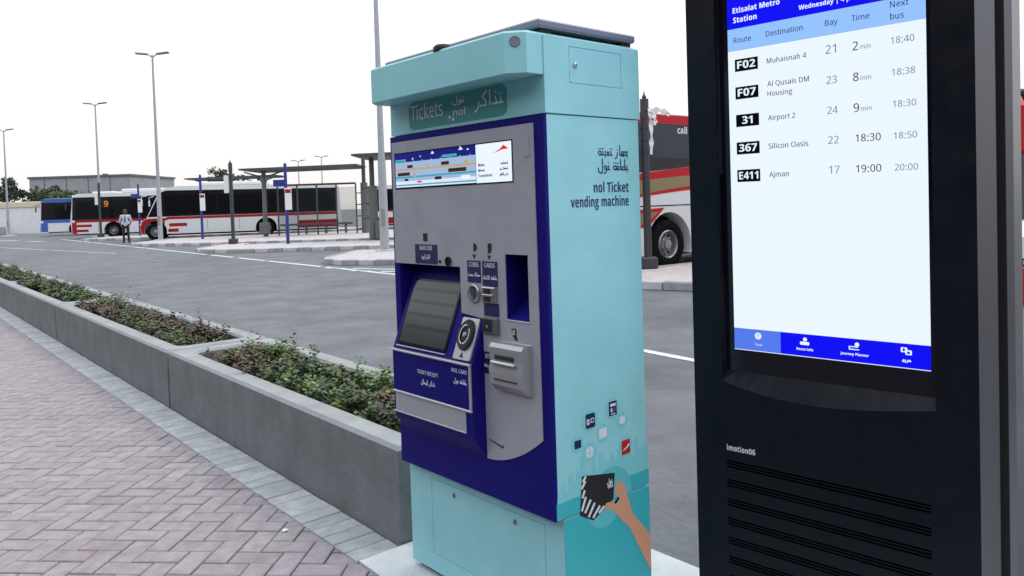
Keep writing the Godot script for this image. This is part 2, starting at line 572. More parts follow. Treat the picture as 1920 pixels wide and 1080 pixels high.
	M.bus_red = mat(0.34, 0.010, 0.016, 0.4)
	M.bus_red.metallic_specular = 0.3
	M.coach_red = mat(0.46, 0.012, 0.02, 0.4)
	M.coach_red.metallic_specular = 0.3
	M.bus_blue = mat(0.03, 0.11, 0.40, 0.3)
	M.gold = mat(0.27, 0.20, 0.10, 0.35, 0.3)
	M.glass = mat(0.007, 0.008, 0.010, 0.1)
	M.glass.metallic_specular = 0.2
	M.coach_glass = mat(0.03, 0.038, 0.058, 0.1)
	M.coach_glass.metallic_specular = 0.35
	M.rubber = mat(0.009, 0.009, 0.010, 0.85)
	M.rubber.metallic_specular = 0.15
	M.rim = mat(0.30, 0.30, 0.31, 0.4, 0.6)
	M.rim_dark = mat(0.02, 0.02, 0.022, 0.6)
	M.chassis = mat(0.007, 0.007, 0.008, 0.95)
	M.chassis.metallic_specular = 0.1
	M.lamp_white = mat(0.75, 0.75, 0.72, 0.2)
	M.amber = glow(0.9, 0.28, 0.02, 0.7)
	M.sign_white = mat(0.74, 0.74, 0.75, 0.5)
	M.wall_white = textured(mottle(256, 0.02, Color(0.62, 0.62, 0.65), Color(0.74, 0.74, 0.77), 58), 0.3, 0.85)
	M.cream = mat(0.62, 0.53, 0.42, 0.8)
	M.cladding = textured(mottle(256, 0.02, Color(0.25, 0.26, 0.28), Color(0.33, 0.34, 0.36), 59), 0.2, 0.7)
	M.station = mat(0.22, 0.21, 0.20, 0.8)  # for the unseen building added behind the camera as a shade
	M.canopy = mat(0.06, 0.065, 0.07, 0.5, 0.2)
	M.clear = mat(0.03, 0.035, 0.036, 0.08)
	M.clear.metallic_specular = 0.2
	M.clear.transparency = BaseMaterial3D.TRANSPARENCY_ALPHA
	M.clear.albedo_color.a = 0.18
	M.paper = mat(0.8, 0.8, 0.8, 0.8)
	M.cloth = mat(1, 1, 1, 0.85)
	M.cloth.vertex_color_use_as_albedo = true

# ---------------------------------------------------------------- the scene
func _ready() -> void:
	rng.seed = 7
	var cam := Camera3D.new()
	cam.name = "camera"
	add_child(cam)
	cam.projection = Camera3D.PROJECTION_FRUSTUM
	cam.near = 0.05
	cam.far = 2000.0
	cam.size = 0.05 * 1080.0 / 1447.9
	cam.frustum_offset = Vector2(0, -0.05 * 113.6 / 1447.9)
	cam.transform = Transform3D(Basis(Vector3(0.9995, -0.0318, 0.001), Vector3(0.0319, 0.999, -0.0311), Vector3(0.0, 0.0311, 0.9995)).orthonormalized(), Vector3(0, 1.40, 0))
	cam.current = true

	var we := WorldEnvironment.new()
	we.name = "world"
	var env := Environment.new()
	env.background_mode = Environment.BG_SKY
	var sky := Sky.new()
	var ps := ProceduralSkyMaterial.new()
	ps.sky_top_color = lin(0.87, 0.935, 1.0)
	ps.sky_horizon_color = lin(0.57, 0.545, 0.53)
	ps.sky_curve = 0.21
	ps.ground_bottom_color = lin(0.16, 0.16, 0.17)
	ps.ground_horizon_color = lin(0.5, 0.49, 0.49)
	ps.energy_multiplier = 1.66
	sky.sky_material = ps
	env.sky = sky
	env.tonemap_mode = Environment.TONE_MAPPER_LINEAR
	env.tonemap_exposure = 1.0
	env.sdfgi_enabled = true
	env.ssao_enabled = true
	env.ssil_enabled = true
	we.environment = env
	add_child(we)

	var sun := DirectionalLight3D.new()
	sun.name = "sun"
	sun.light_energy = 0.42
	sun.light_angular_distance = 24.0
	sun.light_color = Color(1.0, 0.98, 0.96)
	sun.shadow_enabled = true
	add_child(sun)
	sun.look_at_from_position(Vector3(30, 46, -16), Vector3.ZERO, Vector3.UP)

	make_materials()
	arabic_letters()
	build_ground()
	build_pavement()
	build_platforms()
	build_planters()
	build_background()
	build_buses()
	build_street_furniture()
	build_person()
	build_machine()
	build_kiosk()

# ---------------------------------------------------------------- ground
const PA := Vector2(-0.50, 3.15)          # near end of the planter row, front face, in (x, depth)
const PD := Vector2(-0.643, 0.766)        # along the row, away from the camera
const PN := Vector2(0.766, 0.643)         # across the row, towards the road

func row(d: float, n: float) -> Vector2:
	return PA + PD * d + PN * n

func g2(p: Vector2, y: float) -> Vector3:
	return Vector3(p.x, y, -p.y)

func build_ground() -> void:
	var xs := [-600.0, -200.0, -90.0]
	var ds := [-400.0, -60.0, -8.0]
	for i in 67: xs.append(-45.0 + i * 1.0)
	for i in 116: ds.append(1.0 + i * 0.5)
	xs += [40.0, 90.0, 250.0, 600.0]
	ds += [75.0, 100.0, 180.0, 400.0, 1200.0]
	var f1 := noise(1.0, 3, 71)
	var f2 := noise(1.0, 3, 72)
	var mb := MB.new()
	mb.colored = true
	var cols := []
	for x in xs:
		var line := []
		for d in ds:
			var al: float = x * 0.66 - d * 0.75
			var ac: float = x * 0.75 + d * 0.66
			var k: float = 1.0 + 0.44 * f1.get_noise_2d(al * 0.03 + ac * 0.02, ac * 0.45 + al * 0.12) + 0.30 * f2.get_noise_2d(al * 0.12, ac * 1.2 + al * 0.35)
			line.append(Color(k, k, k * 1.01))
		cols.append(line)
	for i in xs.size() - 1:
		for j in ds.size() - 1:
			var a := Vector3(xs[i], -0.02, -ds[j])
			var b := Vector3(xs[i + 1], -0.02, -ds[j])
			var c := Vector3(xs[i + 1], -0.02, -ds[j + 1])
			var d := Vector3(xs[i], -0.02, -ds[j + 1])
			for t in [[a, b, c, cols[i][j], cols[i + 1][j], cols[i + 1][j + 1]], [a, c, d, cols[i][j], cols[i + 1][j + 1], cols[i][j + 1]]]:
				mb.v.append(t[0]); mb.v.append(t[2]); mb.v.append(t[1])
				for k in 3: mb.n.append(Vector3.UP)
				mb.c.append(t[3]); mb.c.append(t[5]); mb.c.append(t[4])
	struct("road", mb, M.asphalt)

	# painted lines, worn here and there
	var lines := [
		[Vector2(-30.0, 51.2), Vector2(-1.2, 14.6), 0.16, "road_line"],
		[Vector2(-1.35, 10.85), Vector2(4.6, 2.3), 0.11, "road_line"],
		[Vector2(-35.5, 52.4), Vector2(-32.6, 51.0), 0.5, "road_line"],
		[Vector2(-30.2, 48.2), Vector2(-28.8, 47.4), 0.5, "road_line"],
		[Vector2(-26.5, 39.6), Vector2(-15.0, 29.2), 0.10, "road_line"],
		[Vector2(-4.5, 18.6), Vector2(-2.4, 17.4), 0.16, "road_line"],
		[Vector2(-3.7, 17.6), Vector2(-2.2, 16.7), 0.16, "road_line"],
	]
	var wn := noise(0.9, 4, 91)
	for l in lines:
		var p: Vector2 = l[0]
		var q: Vector2 = l[1]
		var dir := (q - p).normalized()
		var nrm := Vector2(-dir.y, dir.x)
		var m2 := MB.new()
		var steps := int((q - p).length() / 0.25)
		for i in steps:
			var s0 := p.lerp(q, float(i) / steps)
			var s1 := p.lerp(q, float(i + 1) / steps)
			var w0: float = l[2] * 0.5 * (0.88 + 0.22 * wn.get_noise_2d(s0.x * 3.0, s0.y * 3.0))
			var w1: float = l[2] * 0.5 * (0.88 + 0.22 * wn.get_noise_2d(s1.x * 3.0, s1.y * 3.0))
			if wn.get_noise_2d(s0.x * 0.9 + 40.0, s0.y * 0.9) < -0.42:
				continue
			var a := g2(s0 - nrm * w0, -0.0155)
			var b := g2(s1 - nrm * w1, -0.0155)
			var c := g2(s1 + nrm * w1, -0.0155)
			var d := g2(s0 + nrm * w0, -0.0155)
			if (b - a).cross(c - a).y > 0: m2.quad(a, b, c, d)
			else: m2.quad(d, c, b, a)
		struct(l[3], m2, M.paint)

func brick_mesh(l: float, w: float, h: float, b: float) -> ArrayMesh:
	var mb := MB.new()
	var x := l / 2; var z := w / 2
	var t := [Vector3(-x + b, h, z - b), Vector3(x - b, h, z - b), Vector3(x - b, h, -z + b), Vector3(-x + b, h, -z + b)]
	var m := [Vector3(-x, h - b, z), Vector3(x, h - b, z), Vector3(x, h - b, -z), Vector3(-x, h - b, -z)]
	var o := [Vector3(-x, 0, z), Vector3(x, 0, z), Vector3(x, 0, -z), Vector3(-x, 0, -z)]
	mb.quad(t[0], t[1], t[2], t[3])
	for i in 4:
		var j := (i + 1) % 4
		mb.quad(m[i], m[j], t[j], t[i])
		mb.quad(o[i], o[j], m[j], m[i])
	return mb.mesh()

func build_pavement() -> void:
	# bed of jointing sand under the pavers, between the soldier course and the far left
	var bed := MB.new()
	var e0 := row(-9.0, 0.02)
	var e1 := row(30.0, 0.02)
	bed.quad(g2(e1 + Vector2(-30, -24), -0.009), g2(e0 + Vector2(-30, -24), -0.009), g2(e0, -0.009), g2(e1, -0.009))
	var pave := struct("pavement", bed, M.joint)

	var A := Vector2(cos(deg_to_rad(-5.0)), sin(deg_to_rad(-5.0)))
	var B := Vector2(-A.y, A.x)
	var org := Vector2(-1.55, 3.48)
	var W := 0.1
	var gap := 0.0034
	var region := PackedVector2Array([row(-3.2, -0.206), row(13.5, -0.206), row(13.5, -2.6), row(-3.2, -2.6)])
	var full := []
	for i in tilesets():
		full.append(brick_mesh(0.2 - 2 * gap, 0.1 - 2 * gap, 0.022, 0.0035))
	var list := []
	for i in range(-130, 60):
		for j in range(-30, 110):
			var k := posmod(i - j, 4)
			if k != 0 and k != 3: continue
			var lx := W * (2 if k == 0 else 1)
			var ly := W * (1 if k == 0 else 2)
			var c := org + A * (i * W + lx / 2) + B * (j * W + ly / 2)
			if c.y < 1.9 or c.y > 12.5: continue
			var n := (c - PA).dot(PN)
			if n > -0.1: continue
			if c.x / c.y < -0.80 or (c.x / c.y > 0.75): continue
			if n < -2.6: continue
			var hx := lx / 2 - gap
			var hy := ly / 2 - gap
			var poly := PackedVector2Array([c - A * hx - B * hy, c + A * hx - B * hy, c + A * hx + B * hy, c - A * hx + B * hy])
			var cut := false
			for q in poly:
				if (q - PA).dot(PN) > -0.206: cut = true
			if cut:
				var r := Geometry2D.intersect_polygons(poly, region)
				if r.is_empty(): continue
				poly = r[0]
				var area := 0.0
				for q in poly.size():
					area += poly[q].cross(poly[(q + 1) % poly.size()])
				if absf(area) / 2.0 < 0.0006: continue
			var px := c.x / c.y
			var seen := c.y > 2.75 and px > -0.69 and px < 0.0
			list.append({"c": c, "k": k, "poly": poly, "cut": cut, "score": (0.0 if seen else 100.0) + c.y})
	list.sort_custom(func(p, q): return p.score < q.score)
	var tone := noise(0.55, 3, 81)
	var rest := []
	for i in M.bricks.size(): rest.append(MB.new())
	for i in list.size():
		var b: Dictionary = list[i]
		var t := clampf(0.5 + 0.55 * tone.get_noise_2dv(b.c * 2.2) + rng.randf_range(-0.32, 0.32), 0.0, 0.999)
		var order := [4, 2, 0, 3, 1, 5]
		var mi: int = order[int(t * 6.0)]
		var y := -0.022 + rng.randf_range(-0.0018, 0.0018)
		var ang := deg_to_rad(-5.0) + (0.0 if b.k == 0 else PI / 2) + rng.randf_range(-0.006, 0.006)
		var tilt := Basis(Vector3.RIGHT, rng.randf_range(-0.008, 0.008)) * Basis(Vector3.BACK, rng.randf_range(-0.006, 0.006))
		var tf := Transform3D(Basis(Vector3.UP, ang) * tilt, g2(b.c, y))
		if i < 300:
			var o := MeshInstance3D.new()
			o.name = "brick"
			if b.cut:
				var mb := MB.new()
				mb.bevel_prism(flat(b.poly), y, y + 0.022, 0.003, Transform3D(Basis(Vector3.RIGHT, -PI / 2), Vector3.ZERO))
				o.mesh = mb.mesh()
			else:
				o.mesh = full[0]
				o.transform = tf
			o.material_override = M.bricks[mi]
			pave.add_child(o, true)
		else:
			var mb: MB = rest[mi]
			if b.cut:
				mb.bevel_prism(flat(b.poly), y, y + 0.022, 0.003, Transform3D(Basis(Vector3.RIGHT, -PI / 2), Vector3.ZERO))
			else:
				var arr: Array = full[0].surface_get_arrays(0)
				for v in arr[Mesh.ARRAY_VERTEX]: mb.v.append(tf * v)
				for v in arr[Mesh.ARRAY_NORMAL]: mb.n.append(tf.basis * v)
	for i in rest.size():
		if rest[i].v.size():
			var o := obj("far_bricks", rest[i], M.bricks[i], pave)
			o.set_meta("kind", "stuff")

	# soldier course of grey pavers along the planters
	var sm := brick_mesh(0.2 - 0.005, 0.1 - 0.006, 0.022, 0.0035)
	for i in range(0, 128):
		var c := row(0.055 + i * 0.1, -0.104)
		var o := MeshInstance3D.new()
		o.name = "border_paver"
		o.mesh = sm
		var y := -0.021 + rng.randf_range(-0.002, 0.002)
		o.transform = Transform3D(Basis(Vector3.UP, atan2(PN.y, PN.x) + rng.randf_range(-0.012, 0.012)) * Basis(Vector3.BACK, rng.randf_range(-0.01, 0.01)), g2(c, y))
		o.material_override = M.borders[rng.randi() % 3]
		pave.add_child(o, true)

	# pale concrete slab that carries the machine and the kiosk
	var sp := PackedVector2Array()
	var corners := [row(-0.012, -0.2), row(-0.012, 0.70), row(-4.6, 0.72), row(-4.6, -0.2)]
	for i in 4:
		var a: Vector2 = corners[i]
		var b: Vector2 = corners[(i + 1) % 4]
		var n := 14 if (b - a).length() > 2 else 5
		for s in n:
			var jit := Vector2(rng.randf_range(-0.006, 0.006), rng.randf_range(-0.006, 0.006)) if s else Vector2.ZERO
			sp.append(a.lerp(b, float(s) / n) + jit)
	var slab := MB.new()
	slab.bevel_prism(sp, -0.03, 0.007, 0.004, Transform3D(Basis(Vector3.RIGHT, -PI / 2), Vector3.ZERO))
	struct("concrete_slab", slab, M.slab)

	# bits of paper on the pavers
	for s in [[Vector2(-1.03, 3.33), 0.016, "small crumpled white paper scrap lying on the herringbone pavers"], [Vector2(-1.21, 4.06), 0.011, "tiny white scrap lying on the grey border pavers by the planter"], [Vector2(-2.31, 5.06), 0.014, "tiny pale scrap at the joint between pink bricks and grey border"]]:
		var mb := MB.new()
		var ring := []
		for k in 7:
			var r: float = s[1] * rng.randf_range(0.6, 1.1)
			ring.append(g2(s[0], 0.003) + Vector3(cos(TAU * k / 7) * r, rng.randf_range(0, 0.006), sin(TAU * k / 7) * r))
		var top := g2(s[0], 0.004 + s[1] * 0.7)
		for k in 7: mb.tri(ring[(k + 1) % 7], ring[k], top)
		tag(obj("paper_scrap", mb, M.paper), s[2], "litter", "scraps on the pavement")

func tilesets() -> int:
	return 1

func flat(poly: PackedVector2Array) -> PackedVector2Array:
	return poly

# raised islands between the bus bays: paved top, kerb stones along the edges seen
func build_platforms() -> void:
	var all := [
		[[Vector2(-25.6, 45.8), Vector2(-24.7, 45.0), Vector2(-21.2, 45.1), Vector2(-10, 49.4), Vector2(-10, 54), Vector2(-20, 51.6), Vector2(-25.2, 49.4)], 3],
		[[Vector2(-17.9, 36.2), Vector2(-17.2, 35.0), Vector2(-13.6, 33.5), Vector2(-3, 32.7), Vector2(-3, 46.4), Vector2(-18.1, 41.2)], 3],
		[[Vector2(-11.7, 28.4), Vector2(-11.0, 27.3), Vector2(-9.4, 26.6), Vector2(-1, 26.3), Vector2(-1, 30.6), Vector2(-10.5, 30.6), Vector2(-10.9, 32.0), Vector2(-11.9, 32.0)], 3],
		[[Vector2(-5.1, 20.9), Vector2(-4.9, 20.0), Vector2(-4.3, 19.3), Vector2(-3, 18.9), Vector2(1.5, 18.6), Vector2(1.5, 24), Vector2(-4.9, 24)], 4],
		[[Vector2(0.55, 13.05), Vector2(4.9, 10.2), Vector2(6.6, 17.6), Vector2(1.35, 13.7)], 1],
	]
	for e in all:
		var pts: Array = e[0]
		var poly := PackedVector2Array(pts)
		var inner: PackedVector2Array = Geometry2D.offset_polygon(poly, -0.15, Geometry2D.JOIN_MITER)[0]
		var mb := MB.new()
		mb.prism(inner, -0.03, 0.102, Transform3D(Basis(Vector3.RIGHT, -PI / 2), Vector3.ZERO))
		var p := struct("platform", mb, M.platform)
		for i in pts.size():
			var a: Vector2 = pts[i]
			var b: Vector2 = pts[(i + 1) % pts.size()]
			var near: bool = i < e[1]
			var n := maxi(1, roundi((b - a).length() / (0.5 if near else 6.0)))
			var dir := (b - a) / n
			var inward := Vector2(-dir.y, dir.x).normalized()
			if not Geometry2D.is_point_in_polygon((a + b) / 2 + inward * 0.05, poly): inward = -inward
			for k in n:
				var c := a + dir * (k + 0.5) + inward * 0.075
				var o := MeshInstance3D.new()
				o.name = "kerb_stone"
				var st := MB.new()
				var ang := atan2(dir.y, dir.x)
				st.box(Vector3.ZERO, Vector3(dir.length() - 0.015, 0.15, 0.15), 0.02)
				o.mesh = st.mesh(M.kerb if (k % 2 == 0) else M.kerb_pale)
				o.transform = Transform3D(Basis(Vector3.UP, ang), g2(c, 0.045))
				p.add_child(o, true)

# ---------------------------------------------------------------- planters
func build_planters() -> void:
	var cuts := [0.0, 3.14, 7.42, 11.75, 16.1, 20.5]
	var names := ["nearest concrete planter, its end beside the teal ticket machine", "second concrete planter from the ticket machine, brownish plants", "third concrete planter from the ticket machine, cut by the frame", "fourth concrete planter from the ticket machine, its back rim showing", "farthest concrete planter in the row, at the left frame edge"]
	var covers := ["green leafy ground cover in the nearest planter beside the machine", "brownish leafy ground cover in the second planter", "dark green ground cover in the third planter", "low ground cover in the fourth planter by the road", "low ground cover in the farthest planter"]
	var H := 0.43
	var Wd := 0.76
	var rim := 0.135
	var ang := atan2(PD.y, PD.x)
	for i in cuts.size() - 1:
		var d0: float = cuts[i] + (0.022 if i else 0.0)
		var d1: float = cuts[i + 1] - 0.022
		var L := d1 - d0
		# local frame: x along the row, z across (towards the road), built about the front near corner
		var t := thing("concrete_planter", names[i], "planter", g2(row(d0, 0), -0.02), 0, "concrete planters in a row")
		t.transform.basis = Basis(Vector3(PD.x, 0, -PD.y), Vector3.UP, Vector3(PN.x, 0, -PN.y))
		# that frame is mirrored (x along, z across) only if its determinant is negative
		if t.transform.basis.determinant() < 0:
			t.transform.basis = Basis(Vector3(-PD.x, 0, PD.y), Vector3.UP, Vector3(PN.x, 0, -PN.y))
		var sgn := 1.0 if t.transform.basis.x.dot(Vector3(PD.x, 0, -PD.y)) > 0 else -1.0
		var b := 0.016
		var prof := [[0.0, 0.0], [0.0, H - b], [b, H], [rim - b, H], [rim, H - b], [rim, 0.2]]
		var mb := MB.new()
		var rm := MB.new()
		var rings := []
		for q in prof:
			var o: float = q[0]
			var cc: float = 0.0 if o < rim * 0.5 else 0.05
			var r := []
			var x0 := o; var x1 := L - o; var z0 := o; var z1 := Wd - o
			for p in [[x0 + cc, z0], [x1 - cc, z0], [x1, z0 + cc], [x1, z1 - cc], [x1 - cc, z1], [x0 + cc, z1], [x0, z1 - cc], [x0, z0 + cc]]:
				r.append(Vector3(p[0] * sgn, q[1], p[1]))
			rings.append(r)
		for q in prof.size() - 1:
			for k in 8:
				var l := (k + 1) % 8
				var to: MB = rm if q > 0 and q < 4 else mb
				if sgn > 0: to.quad(rings[q][l], rings[q][k], rings[q + 1][k], rings[q + 1][l])
				else: to.quad(rings[q][k], rings[q][l], rings[q + 1][l], rings[q + 1][k])
		obj("trough", mb, M.concrete_wall, t)
		obj("rim", rm, M.concrete, t)
		var soil := MB.new()
		var sn := noise(3.0, 3, 5 + i)
		var nx := int(L / 0.12)
		var nz := 5
		for a in nx:
			for c in nz:
				var q := []
				for e in [[a, c], [a + 1, c], [a + 1, c + 1], [a, c + 1]]:
					var x: float = lerpf(rim + 0.002, L - rim - 0.002, float(e[0]) / nx)
					var z: float = lerpf(rim + 0.002, Wd - rim - 0.002, float(e[1]) / nz)
					q.append(Vector3(x * sgn, H - 0.10 + 0.02 * sn.get_noise_2d(x, z), z))
				if sgn > 0: soil.quad(q[3], q[2], q[1], q[0])
				else: soil.quad(q[0], q[1], q[2], q[3])
		obj("soil", soil, M.soil, t)
		var cover := ground_cover(L, Wd, rim, H, sgn, i)
		var o2 := MeshInstance3D.new()
		o2.name = numbered("ground_cover")
		o2.mesh = cover
		add_child(o2)
		o2.transform = t.transform
		o2.set_meta("kind", "stuff")
		tag(o2, covers[i], "plants", "ground cover in the planters")

func ground_cover(L: float, Wd: float, rim: float, H: float, sgn: float, idx: int) -> ArrayMesh:
	var mb := MB.new()
	mb.colored = true
	var patch := noise(1.1, 2, 200 + idx)
	var hgt := noise(1.6, 3, 300 + idx)
	var browns: float = [0.30, 0.62, 0.35, 0.3, 0.3][idx]
	var clumps := []
	for s in int(L * (Wd - 2 * rim) * (120.0 if idx < 2 else 95.0)):
		var cx := rng.randf_range(rim + 0.03, L - rim - 0.03)
		var cz := rng.randf_range(rim + 0.03, Wd - rim - 0.03)
		var bare := hgt.get_noise_2d(cx * 1.7 + 9.0, cz * 1.7)
		if bare > 0.34: continue
		var pn := patch.get_noise_2d(cx, cz * 1.5)
		clumps.append([cx, cz, rng.randf_range(0.028, 0.06), pn + 0.5 < browns * 1.1 + rng.randf_range(-0.25, 0.2), rng.randf_range(0.6, 1.25), rng.randf_range(0.6, 1.15)])
	var stems := clumps.size() * 6
	for s in stems:
		var cl: Array = clumps[s % clumps.size()]
		var ra := rng.randf() * TAU
		var rr: float = cl[2] * sqrt(rng.randf())
		var x := clampf(cl[0] + cos(ra) * rr, rim + 0.015, L - rim - 0.015)
		var z := clampf(cl[1] + sin(ra) * rr, rim + 0.012, Wd - rim - 0.012)
		var brown: bool = cl[3]
		var hh: float = (0.12 + 0.045 * hgt.get_noise_2d(x, z) + rng.randf_range(-0.03, 0.025)) * cl[4]
		var tall := rng.randf() < 0.035
		if tall: hh += rng.randf_range(0.04, 0.15) * (1.0 if z > Wd * 0.35 else 0.5)
		var p := Vector3(x * sgn, H - 0.095, z)
		var lean := Vector3(rng.randf_range(-0.35, 0.35), 1, rng.randf_range(-0.35, 0.35)).normalized()
		var leaves := 4 + int(hh * 62.0)
		var tip := p + lean * hh
		# stem: a thin three-sided blade
		mb.col = Color(0.06, 0.035, 0.02)
		var sw := Vector3(0.0016, 0, 0.001)
		mb.tri(p - sw, p + sw, tip)
		mb.tri(p + sw, p - sw, tip)
		var base: Color
		if brown:
			base = Color(0.085, 0.055, 0.03).lerp(Color(0.10, 0.04, 0.03), rng.randf())
			if rng.randf() < 0.25: base = Color(0.13, 0.115, 0.05)
		else:
			base = Color(0.055, 0.115, 0.028).lerp(Color(0.10, 0.16, 0.04), rng.randf())
			if rng.randf() < 0.14: base = Color(0.19, 0.24, 0.05)
			if rng.randf() < 0.2: base = Color(0.04, 0.075, 0.03)
		for k in leaves:
			var f := (k + 0.6) / leaves
			var q := p.lerp(tip, 0.2 + 0.8 * f)
			var a := k * 2.4 + rng.randf_range(-0.4, 0.4)
			var up := rng.randf_range(0.1, 0.9)
			var d := Vector3(cos(a), up, sin(a)).normalized()
			var len := rng.randf_range(0.022, 0.042) * (1.0 if idx < 2 else 1.2)
			var side := d.cross(Vector3.UP).normalized().rotated(d, rng.randf_range(-0.6, 0.6)) * len * 0.34
			var mid := q + d * len * 0.5
			var e := q + d * len - Vector3(0, len * 0.12, 0)
			mb.col = base * (rng.randf_range(0.7, 1.25) * float(cl[5]))
			var fold := d.cross(side).normalized() * len * 0.06
			mb.tri(q, mid + side + fold, e)
			mb.tri(q, e, mid - side + fold)
	return mb.mesh(M.leaf)

# ---------------------------------------------------------------- far background
func leafy_tree(label: String, at: Vector3, r: Vector3, base_y: float, n: int, tint: Color, sd: int) -> void:
	var t := thing("tree", label, "tree", at, 0, "trees behind the white wall")
	var g := RandomNumberGenerator.new()
	g.seed = sd
	var tr := MB.new()
	tr.tube([Vector3.ZERO, Vector3(0.1, base_y * 0.6, 0.05), Vector3(0.0, base_y + r.y, 0)], [0.22, 0.16, 0.06], 7)
	for k in 5:
		var a := TAU * k / 5.0 + g.randf()
		tr.tube([Vector3(0.05, base_y * 0.7, 0), Vector3(cos(a) * r.x * 0.35, base_y + r.y * 0.5, sin(a) * r.z * 0.35), Vector3(cos(a) * r.x * 0.7, base_y + r.y * g.randf_range(0.8, 1.4), sin(a) * r.z * 0.7)], [0.1, 0.06, 0.02], 5)
	obj("trunk", tr, M.bark, t)
	var mb := MB.new()
	mb.colored = true
	var lumps := []
	for k in 16:
		var d := Vector3(g.randfn(0, 0.5), g.randfn(0, 0.45), g.randfn(0, 0.5)).limit_length(1.0)
		lumps.append([Vector3(d.x * r.x, base_y + r.y + d.y * r.y, d.z * r.z), g.randf_range(0.25, 0.5)])
	for i in n:
		var l: Array = lumps[g.randi() % lumps.size()]
		var d := Vector3(g.randfn(0, 1), g.randfn(0, 0.8), g.randfn(0, 1)).normalized() * pow(g.randf(), 0.45)
		var c: Vector3 = l[0] + Vector3(d.x * r.x, d.y * r.y, d.z * r.z) * l[1]
		var s := g.randf_range(0.10, 0.22)
		var u := Vector3(g.randfn(0, 1), g.randfn(0, 1), g.randfn(0, 1)).normalized()
		var w := u.cross(Vector3(g.randfn(0, 1), g.randfn(0, 1), g.randfn(0, 1))).normalized()
		mb.col = tint * g.randf_range(0.6, 1.45)
		mb.tri(c - u * s, c + w * s * 0.5, c + u * s)
		mb.tri(c - u * s, c + u * s, c - w * s * 0.5)
	obj("crown", mb, M.leaf, t)

func build_background() -> void:
	# low white wall with a cream coping
	var w := thing("boundary_wall", "long white boundary wall with cream coping at the far left", "wall", G(-46.0, 73.0), 0.0)
	bx("wall_face", w, M.wall_white, Vector3(0, 1.2, -0.15), Vector3(40, 2.5, 0.3))
	bx("coping", w, M.cream, Vector3(0, 2.73, -0.15), Vector3(40.2, 0.56, 0.5), 0.06)
	var bk := thing("concrete_block", "small grey concrete block at the foot of the white wall", "block", G(-47.6, 71.4))
	bx("block_body", bk, M.kerb, Vector3(0, 0.35, 0), Vector3(1.3, 0.75, 0.7), 0.05)
	# grey hall
	var b := thing("warehouse", "long flat grey warehouse behind the trees at the left", "building", G(-51.2, 92.0))
	bx("hall_wall", b, M.cladding, Vector3(0, 3.0, -6), Vector3(12.0, 6.2, 12))
	bx("parapet", b, M.slate_metal, Vector3(0, 6.22, -6), Vector3(12.3, 0.24, 12.3))
	for k in 4: bx("panel_joint", b, M.slate_metal, Vector3(-4.2 + k * 2.6, 3.2, 0.02), Vector3(0.06, 5.8, 0.05))
	bx("roof_vent", b, M.slate_metal, Vector3(1.5, 6.48, -3), Vector3(0.5, 0.3, 0.5), 0.03)
	var spots := [
		["dark bushy tree at the left frame edge behind the wall", G(-51.6, 79), Vector3(2.2, 1.6, 1.8), 2.3, Color(0.045, 0.07, 0.04)],
		["grey green tree beside the far left lamp post", G(-48.6, 80), Vector3(1.8, 1.4, 1.6), 2.2, Color(0.06, 0.085, 0.05)],
		["bright green tree in front of the grey warehouse", G(-45.4, 79), Vector3(2.2, 1.25, 1.6), 2.0, Color(0.065, 0.11, 0.04)],
		["low green tree just above the blue striped bus", G(-43.0, 78), Vector3(2.0, 0.9, 1.4), 1.9, Color(0.06, 0.10, 0.045)],
		["small sparse tree top above the red nosed bus", G(-26.0, 70), Vector3(1.5, 1.1, 1.2), 3.4, Color(0.07, 0.085, 0.05)],
	]
	for i in spots.size():
		var s: Array = spots[i]
		leafy_tree(s[0], s[1], s[2], s[3], 2600 if i < 4 else 1000, s[4], 900 + i)
	# unseen building added behind the camera to shade fronts facing away from the road
	var st := thing("added_shade_building", "unseen grey building with a flat canopy, added behind the viewer for shade", "building", g2(row(-2.0, -10.5), 0.0))
	st.rotation.y = atan2(PD.y, PD.x)
	bx("shade_building_wall", st, M.station, Vector3(0, 3.2, -3.0), Vector3(46, 6.6, 6.0))
	bx("canopy", st, M.station, Vector3(0, 4.6, 1.4), Vector3(44, 0.3, 2.7))
	for k in 12: bx("window", st, M.glass, Vector3(-20.2 + k * 3.6, 2.0, 0.02), Vector3(2.8, 2.6, 0.06))

